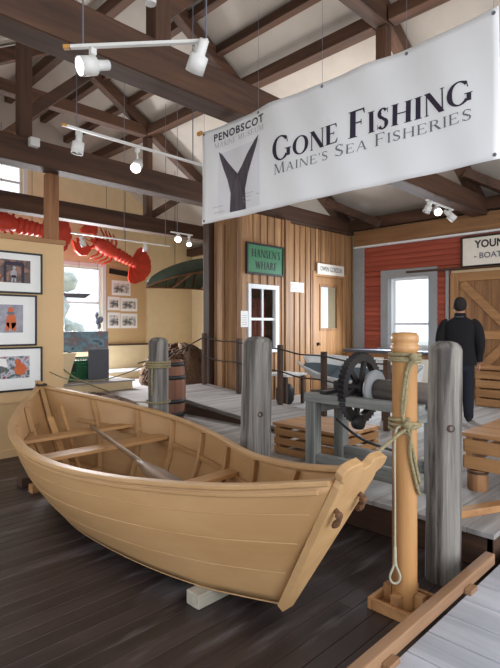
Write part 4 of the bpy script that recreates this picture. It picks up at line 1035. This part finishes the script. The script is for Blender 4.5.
for y_ in (5.0, 3.75):
    t = thing('trestle', 'dark wooden trestle under the %s of the white skiff' % ('bow' if y_ > 4 else 'stern'), 'trestle', (6.75, y_, DECK), 'trestles under the skiff')
    MB().box(6.42, 7.08, y_-.04, y_+.04, .46, .575).build('bearer', 'darkX', t, bevel=.004)
    for x_ in (6.48, 7.02): MB().box(x_-.035, x_+.035, y_-.035, y_+.035, DECK+.001, .46).build('leg', 'darkZ', t, bevel=.003)
bn_ = thing('gear_bench', 'low bench with a white top holding dark gear below the shack window', 'bench', (6.6, 5.75, DECK))
MB().box(6.42, 6.95, 5.55, 6.05, .74, .78).build('bench_top', 'skiff', bn_, bevel=.004)
for x_ in (6.46, 6.9):
    for y_ in (5.6, 6.0): MB().box(x_-.025, x_+.025, y_-.025, y_+.025, DECK+.001, .74).build('leg', 'darkZ', bn_, bevel=.003)
mb = MB(); mb.lathe([(.12, 0), (.16, .06), (.16, .26), (.10, .34), (.03, .36)], (6.66, 5.8, DECK+.001), 16, wob=.1, seed=3); 
o = mb.build('iron_pot', 'iron'); tag(o, 'dark iron pot standing under the white topped bench', 'pot')
ct_ = thing('display_counter', 'low counter with a blue grey top under the red wall window', 'counter', (9.1, 5.0, DECK))
MB().box(8.85, 9.38, 4.15, 6.1, 1.06, 1.12).build('counter_top', 'slate', ct_, bevel=.006)
MB().box(8.9, 9.36, 4.2, 6.05, DECK+.001, 1.06).build('counter_front', 'barnZ', ct_)
mb = MB()
for k in range(4): mb.box(8.885, 8.899, 4.25+.46*k, 4.60+.46*k, DECK+.12, .98)
mb.build('front_panel', 'sign_white', ct_, bevel=.003)
# blue white punt end near the windlass

# ================================================================ NET HEAP, KEG, TRAPS
def heap(name, label, c, rx, ry, h_, n, seed, mat, rr=.016, cat='net heap'):
    rnd = random.Random(seed); root = thing(name, label, cat, c); c = Vector(c)
    mb = MB(); nu, nv = 40, 12; vs = []; fs = []
    for j in range(nv+1):
        f = j/nv
        for i in range(nu):
            a = i*2*PI/nu; r = math.cos(f*PI/2)**.8
            k = 1+.13*math.sin(3*a+1)+.08*math.sin(7*a+f*5)+.07*(rnd.random()-.5)
            vs.append((c.x+rx*r*k*math.cos(a), c.y+ry*r*k*math.sin(a), c.z+h_*math.sin(f*PI/2)*(1+.12*math.sin(4*a+f*3)+.10*(rnd.random()-.5))+.002))
    for j in range(nv):
        for i in range(nu): fs.append((j*nu+i, j*nu+(i+1) % nu, (j+1)*nu+(i+1) % nu, (j+1)*nu+i))
    mb.add(vs, fs, True); mb.build('net_mound', mat, root, fix=False)
    mb = MB()
    for k in range(n):
        a0 = rnd.random()*2*PI; f0 = rnd.random()*.8; pts = []
        for s in range(7):
            a = a0+(s-3)*.16*(1 if rnd.random() > .2 else -1); f = min(.97, max(.03, f0+.12*math.sin(s*1.5+k))); r = math.cos(f*PI/2)**.8*1.04
            pts.append((c.x+rx*r*math.cos(a), c.y+ry*r*math.sin(a), c.z+h_*math.sin(f*PI/2)*1.07+.02))
        mb.tube(spline(pts, 4), rr, 5)
    o = mb.build('net_strand', 'net', root); o['kind'] = 'stuff'
    return root
heap('fishing_net_heap', 'wide heap of brown fishing net on the wharf left of the rope-wound piling', (3.70, 6.8, DECK), .36, 1.15, .30, 90, 5, 'net')
heap('rope_and_trap_heap', 'brown heap of old rope and traps in the far corner beside the shack', (7.2, 9.6, DECK), .8, .9, .85, 60, 8, 'net', .02)
kg = thing('wooden_keg', 'wooden keg with dark hoops standing between the net heap and the ramp', 'keg', (4.40, 6.05, DECK))
prof = [(.19, DECK+.001), (.205, .34), (.222, .55), (.225, .68), (.222, .80), (.205, 1.0), (.19, 1.10), (.175, 1.10), (.17, 1.07)]
MB().lathe(prof, (4.40, 6.05, 0), 28, wob=.02, seed=2).build('staves', 'keg', kg)
for z, r_ in ((.33, .208), (.52, .223), (.86, .22), (1.05, .2)): MB().lathe([(r_-.004, z-.03), (r_+.006, z-.03), (r_+.006, z+.03), (r_-.004, z+.03)], (4.40, 6.05, 0), 28).build('hoop', 'iron', kg)
# line from the keg corner up to the shack
o = MB().tube(spline([(4.46, 7.0, 1.0), (5.2, 7.05, 1.14), (5.94, 7.08, 1.42)], 8), .012, 6).build('guard_line', 'rope_dark'); tag(o, 'thin dark line rising from the keg to the dark shack corner post', 'rope')

# ================================================================ BACK WALL DISPLAY
ld = thing('display_ledge', 'long low white ledge along the cream back wall', 'ledge', (6.9, 11.4, DECK))
MB().box(5.2, 9.3, 11.3, YB-.03, .42, .46).build('ledge_top', 'white_trim', ld, bevel=.004)
MB().box(5.25, 9.25, 11.34, 11.38, DECK+.001, .42).build('ledge_front', 'cream', ld)
pb_ = thing('photo_board', 'tan display board behind the small black and white photographs', 'display board', (7.1, YB-.03, 1.1))
MB().box(6.74, 7.95, YB-.03, YB-.002, 1.12, 3.3).build('panel', 'cork', pb_, bevel=.003)
MB().box(6.74, 8.0, YB-.10, YB-.031, 1.08, 1.12).build('shelf_lip', 'darkX', pb_, bevel=.003)
for (x0, x1, z0, z1, lb) in ((7.18, 7.75, 2.18, 2.58, 'topmost'), (7.06, 7.42, 1.78, 2.14, 'upper left'), (7.44, 7.96, 1.76, 2.12, 'upper right'), (7.06, 7.42, 1.30, 1.72, 'lower left'), (7.44, 7.96, 1.30, 1.70, 'lower right')):
    x0 -= .30; x1 -= .30; z0 += .24; z1 += .24; x0 = max(x0, 6.75)
    r = thing('pinned_photograph', 'black and white photograph on white paper, %s on the tan display board' % lb, 'photograph', (x0, YB-.04, z0), 'photographs on the display board')
    MB().box(x0, x1, YB-.038, YB-.031, z0, z1).build('paper', 'white', r); MB().box(x0+.05, x1-.05, YB-.0405, YB-.0385, z0+.07, z1-.08).build('print', 'photo_bw', r)
o = MB().bar((6.80, YB-.05, 3.06), (7.55, YB-.05, 2.99), .02, .14, (0, 0, 1)).build('title_plaque', 'black', bevel=.004); tag(o, 'small black plaque under the red lobster on the back wall', 'plaque')
sc = thing('seabed_display', 'picture panel of sea life standing under the far window', 'display panel', (5.6, 11.0, .4))
MB().bar((4.85, 10.6, 1.25), (5.95, 10.6, 1.25), .03, .46).build('picture_panel', 'diorama', sc, bevel=.003)
MB().box(5.0, 5.06, 10.6, 10.66, .451, 1.02).build('leg', 'darkZ', sc); MB().box(5.74, 5.80, 10.6, 10.66, .451, 1.02).build('leg', 'darkZ', sc)
pf = thing('display_platform', 'low grey platform carrying the green trap near the far window', 'platform', (5.0, 10.2, DECK))
MB().box(3.7, 5.95, 9.45, 10.9, .42, .45).build('platform_top', 'deckX', pf, bevel=.004)
MB().box(3.74, 5.91, 9.49, 10.86, DECK+.001, .42).build('platform_base', 'cream', pf)
gt = thing('lobster_trap', 'green wire lobster trap on the low platform before the sea life picture', 'trap', (5.1, 10.2, DECK))
x0, x1, y0, y1, z0, z1 = 4.62, 5.32, 9.9, 10.4, .464, .92
mb = MB(); nx = 12
for i in range(nx+1):
    x = x0+(x1-x0)*i/nx; mb.tube([(x, y0, z0), (x, y0, z1), (x, y1, z1), (x, y1, z0)], .009, 5)
for j in range(9):
    z = z0+(z1-z0)*j/8; mb.tube([(x0, y0, z+.005), (x1, y0, z+.005), (x1, y1, z+.005), (x0, y1, z+.005)], .009, 5, True)
mb.build('wire_cage', 'crate_green', gt)
MB().box(x0+.03, x1-.03, y0+.05, y1-.05, z0+.02, z1-.06).build('netting_head', 'crate_green', gt)
MB().box(x0+.02, x0+.2, y0-.012, y0-.002, z0+.2, z0+.36).build('tag_plate', 'black', gt)
o = MB().bar((5.06, 9.83, .785), (5.44, 9.66, .785), .03, .66).build('slate_panel', 'slate', bevel=.004)
for v in o.data.vertices: v.co.z += 0
tag(o, 'dark slate panel standing against the green lobster trap', 'panel')
o = MB().prism([(4.10, 9.6, .452), (4.50, 9.6, .452), (4.70, 9.62, 1.06), (4.2, 9.62, 1.06)], (0, .03, 0)).build('cream_panel', 'cream', bevel=.003); tag(o, 'cream panel standing just past the edge of the tan partition', 'panel')
o = MB().tube(spline([(4.35, 9.59, .80), (4.6, 9.3, .55), (5.2, 9.2, .27)], 6), .014, 6).build('loose_rope', 'rope'); tag(o, 'tan rope dropping from the cream panel to the deck', 'rope')
# things seen in the far window
mo = thing('model_boat', 'dark half model boat hanging in the far window', 'model boat', (5.85, 11.9, 2.3))
mb = MB(); mb.prism([(5.55, 11.9, 2.30), (6.05, 11.9, 2.30), (6.22, 11.9, 2.42), (5.5, 11.9, 2.40)], (0, .08, 0)); mb.build('hull', 'slate', mo, bevel=.01)
MB().tube([(5.9, 11.94, 2.40), (5.9, 11.94, 3.22), (5.9, 12.07, 3.22)], .004, 5).build('hanging_cord', 'rope_dark', mo)
by = thing('window_buoys', 'bunch of small grey floats hanging low in the far window', 'floats', (6.4, 11.9, 1.6))
for k, (dx, dz) in enumerate(((0, 0), (.11, .04), (.05, -.12), (-.02, .16))): MB().ball((6.36+dx, 11.92, 1.72+dz), .075, .07, .09, 12).build('float', 'slate', by)
MB().tube([(6.39, 11.92, 1.85), (6.39, 11.92, 3.22), (6.39, 12.07, 3.22)], .004, 5).build('hanging_cord', 'rope_dark', by)
# wall lobsters
def lobster(label, c, L, flip, tilt):
    """a big model lobster seen from above, lying flat to a wall that looks along -Y; tail toward +X"""
    r = thing('wall_lobster', label, 'lobster model', c, 'giant red lobster models'); c = Vector(c); ct, st_ = math.cos(tilt), math.sin(tilt)
    P = lambda u, v, o=0.: Vector((c.x+L*(u*ct-v*st_), c.y-L*o, c.z+L*(u*st_+v*ct)))
    Rt = Matrix.Rotation(-tilt, 3, 'Y')
    mb = MB(); mb.ball(P(-.12, 0, .06), L*.2, L*.075, L*.095, 18, Rt)
    mb.tube([P(-.3, .0, .06), P(-.36, .0, .06)], [L*.035, L*.005], 8); mb.build('carapace', 'lobster', r)
    for k in range(6):
        u = .07+.055*k; s = 1-.05*k; mb = MB(); mb.ball(P(u, 0, .05), L*.046, L*.065*s, L*.088*s, 14, Rt); mb.build('tail_segment', 'lobster', r)
    for ia, a in enumerate((-60, -30, 0, 30, 60)):
        th = math.radians(a); d = (math.cos(th), math.sin(th)); q = (-d[1], d[0]); mb = MB()
        pts = [(.0, .03), (.07, .065), (.19, .105), (.26, .09), (.285, 0), (.26, -.09), (.19, -.105), (.07, -.065), (.0, -.03)]
        mb.prism([P(.33+x*d[0]+y*q[0], x*d[1]+y*q[1], .06-.018*abs(ia-2)) for x, y in pts], (0, L*.014, 0)); mb.build('tail_fan', 'lobster', r)
    for sg in (-1, 1):
        mb = MB(); mb.tube(spline([P(-.26, sg*.04, .05), P(-.33, sg*.11, .05), P(-.38, sg*.15, .05)], 4), L*.022, 8)
        ang = .5*sg
        claw = [(-.30, .12), (-.33, .21), (-.40, .25), (-.49, .22), (-.57, .12), (-.53, .125), (-.48, .135), (-.52, .06), (-.48, .03), (-.40, .06), (-.34, .09)]
        mb.prism([P(x, sg*y, .075) for x, y in claw], (0, L*.05, 0)); mb.build('claw', 'lobster', r)
        for k in range(4):
            u = -.2+.065*k; mb = MB(); mb.tube(spline([P(u, sg*.06, .05), P(u-.0, sg*.13, .06), P(u-.05, sg*.19, .04), P(u-.075, sg*.235, .02)], 4), [L*.014]*6+[L*.012]*4+[L*.006]*3, 6); mb.build('walking_leg', 'lobster', r)
        mb = MB(); mb.tube(spline([P(-.33, sg*.02, .07), P(-.42, sg*.03, .08), P(-.5, sg*.0, .07)], 5), L*.005, 5); mb.build('antenna', 'lobster_dark', r)
    MB().ball(P(-.29, .025, .10), L*.012).build('eye', 'black', r); MB().ball(P(-.29, -.025, .10), L*.012).build('eye', 'black', r)
    for s in (-.1, .2): MB().tube([P(s, .03, .02), P(s, .03, .02)+V(0, 0, 1.9)], .005, 5).build('hanging_cord', 'rope_dark', r)
    return r
lobster('giant red model lobster with fanned tail hung above the photographs', (6.52, 11.45, 3.45), 1.9, 1, -.36)
lobster('second giant red model lobster hung in the far left, half behind the beams', (3.75, 10.5, 3.62), 2.0, 1, -.08)
# canoe
cn = thing('hanging_canoe', 'dark green canoe hung keel up behind the wooden shack', 'canoe', (7.6, 9.0, 2.5))
def cnp(s, v):
    x = 5.95+3.6*s; e = math.sin(PI*min(max(s, .0), 1)); hw = (.02+.42*e**.75)*math.sin(v*PI/2)**.7 if v > 0 else 0.0
    zg = 2.42+.24*e**.8; dep = .10+.34*e**.6
    return x, hw, zg+dep*math.cos(v*PI/2)
RO = lambda x, y, z: (x, y, z-(y-9.0)*.4)
mb = MB(); n, k = 30, 8
for sg in (-1, 1):
    vs = [RO(cnp(i/n, j/k)[0], 9.0+sg*cnp(i/n, j/k)[1], cnp(i/n, j/k)[2]) for i in range(n+1) for j in range(k+1)]
    mb.add(vs, [(i*(k+1)+j, i*(k+1)+j+1, (i+1)*(k+1)+j+1, (i+1)*(k+1)+j) for i in range(n) for j in range(k)], True)
o = mb.build('hull', 'canoe', cn, fix=False); m = o.modifiers.new('solid', 'SOLIDIFY'); m.thickness = .012; m.offset = 0
for sg in (-1, 1): MB().tube([RO(cnp(i/n, 1)[0], 9.0+sg*cnp(i/n, 1)[1], cnp(i/n, 1)[2]) for i in range(n+1)], .02, 8).build('gunwale', 'canoe_in', cn)
for s in [.12+.08*i for i in range(10)]:
    mb = MB(); mb.tube([RO(cnp(s, j/8)[0], 9.0+sg*(max(cnp(s, j/8)[1]-.015, 0)), cnp(s, j/8)[2]-.015) for sg, rng in ((-1, range(8, -1, -1)), (1, range(1, 9))) for j in rng], .012, 6); mb.build('rib', 'canoe_in', cn)
for s in (.25, .5, .75): x, hw, z = cnp(s, 1); MB().bar(RO(x, 9.0-hw, z), RO(x, 9.0+hw, z), .06, .024).build('thwart', 'canoe_in', cn)
for s in (.2, .8): x, hw, z = cnp(s, 0); MB().tube([(x, 9.0, z), (x, 9.0, 5.0)], .006, 5).build('hanging_cord', 'rope_dark', cn)
# thin cables that hang among the beams
# ---------------------------------------------------------------- a tree outside the far window
tr_ = thing('outdoor_tree', 'pale leafy tree outside the far window', 'tree', (6.5, 17.5, -.3)); rnd = random.Random(4); mb = MB()
for k in range(60):
    mb.ball((6.5+rnd.gauss(0, .9), 17.5+rnd.gauss(0, .8), 1.9+rnd.gauss(0, .7)), .25+.2*rnd.random(), n=8)
mb.build('crown', 'leaf', tr_); MB().tube([(6.5, 17.5, -.3), (6.5, 17.5, 1.6)], .14, 10).build('trunk', 'darkZ', tr_)
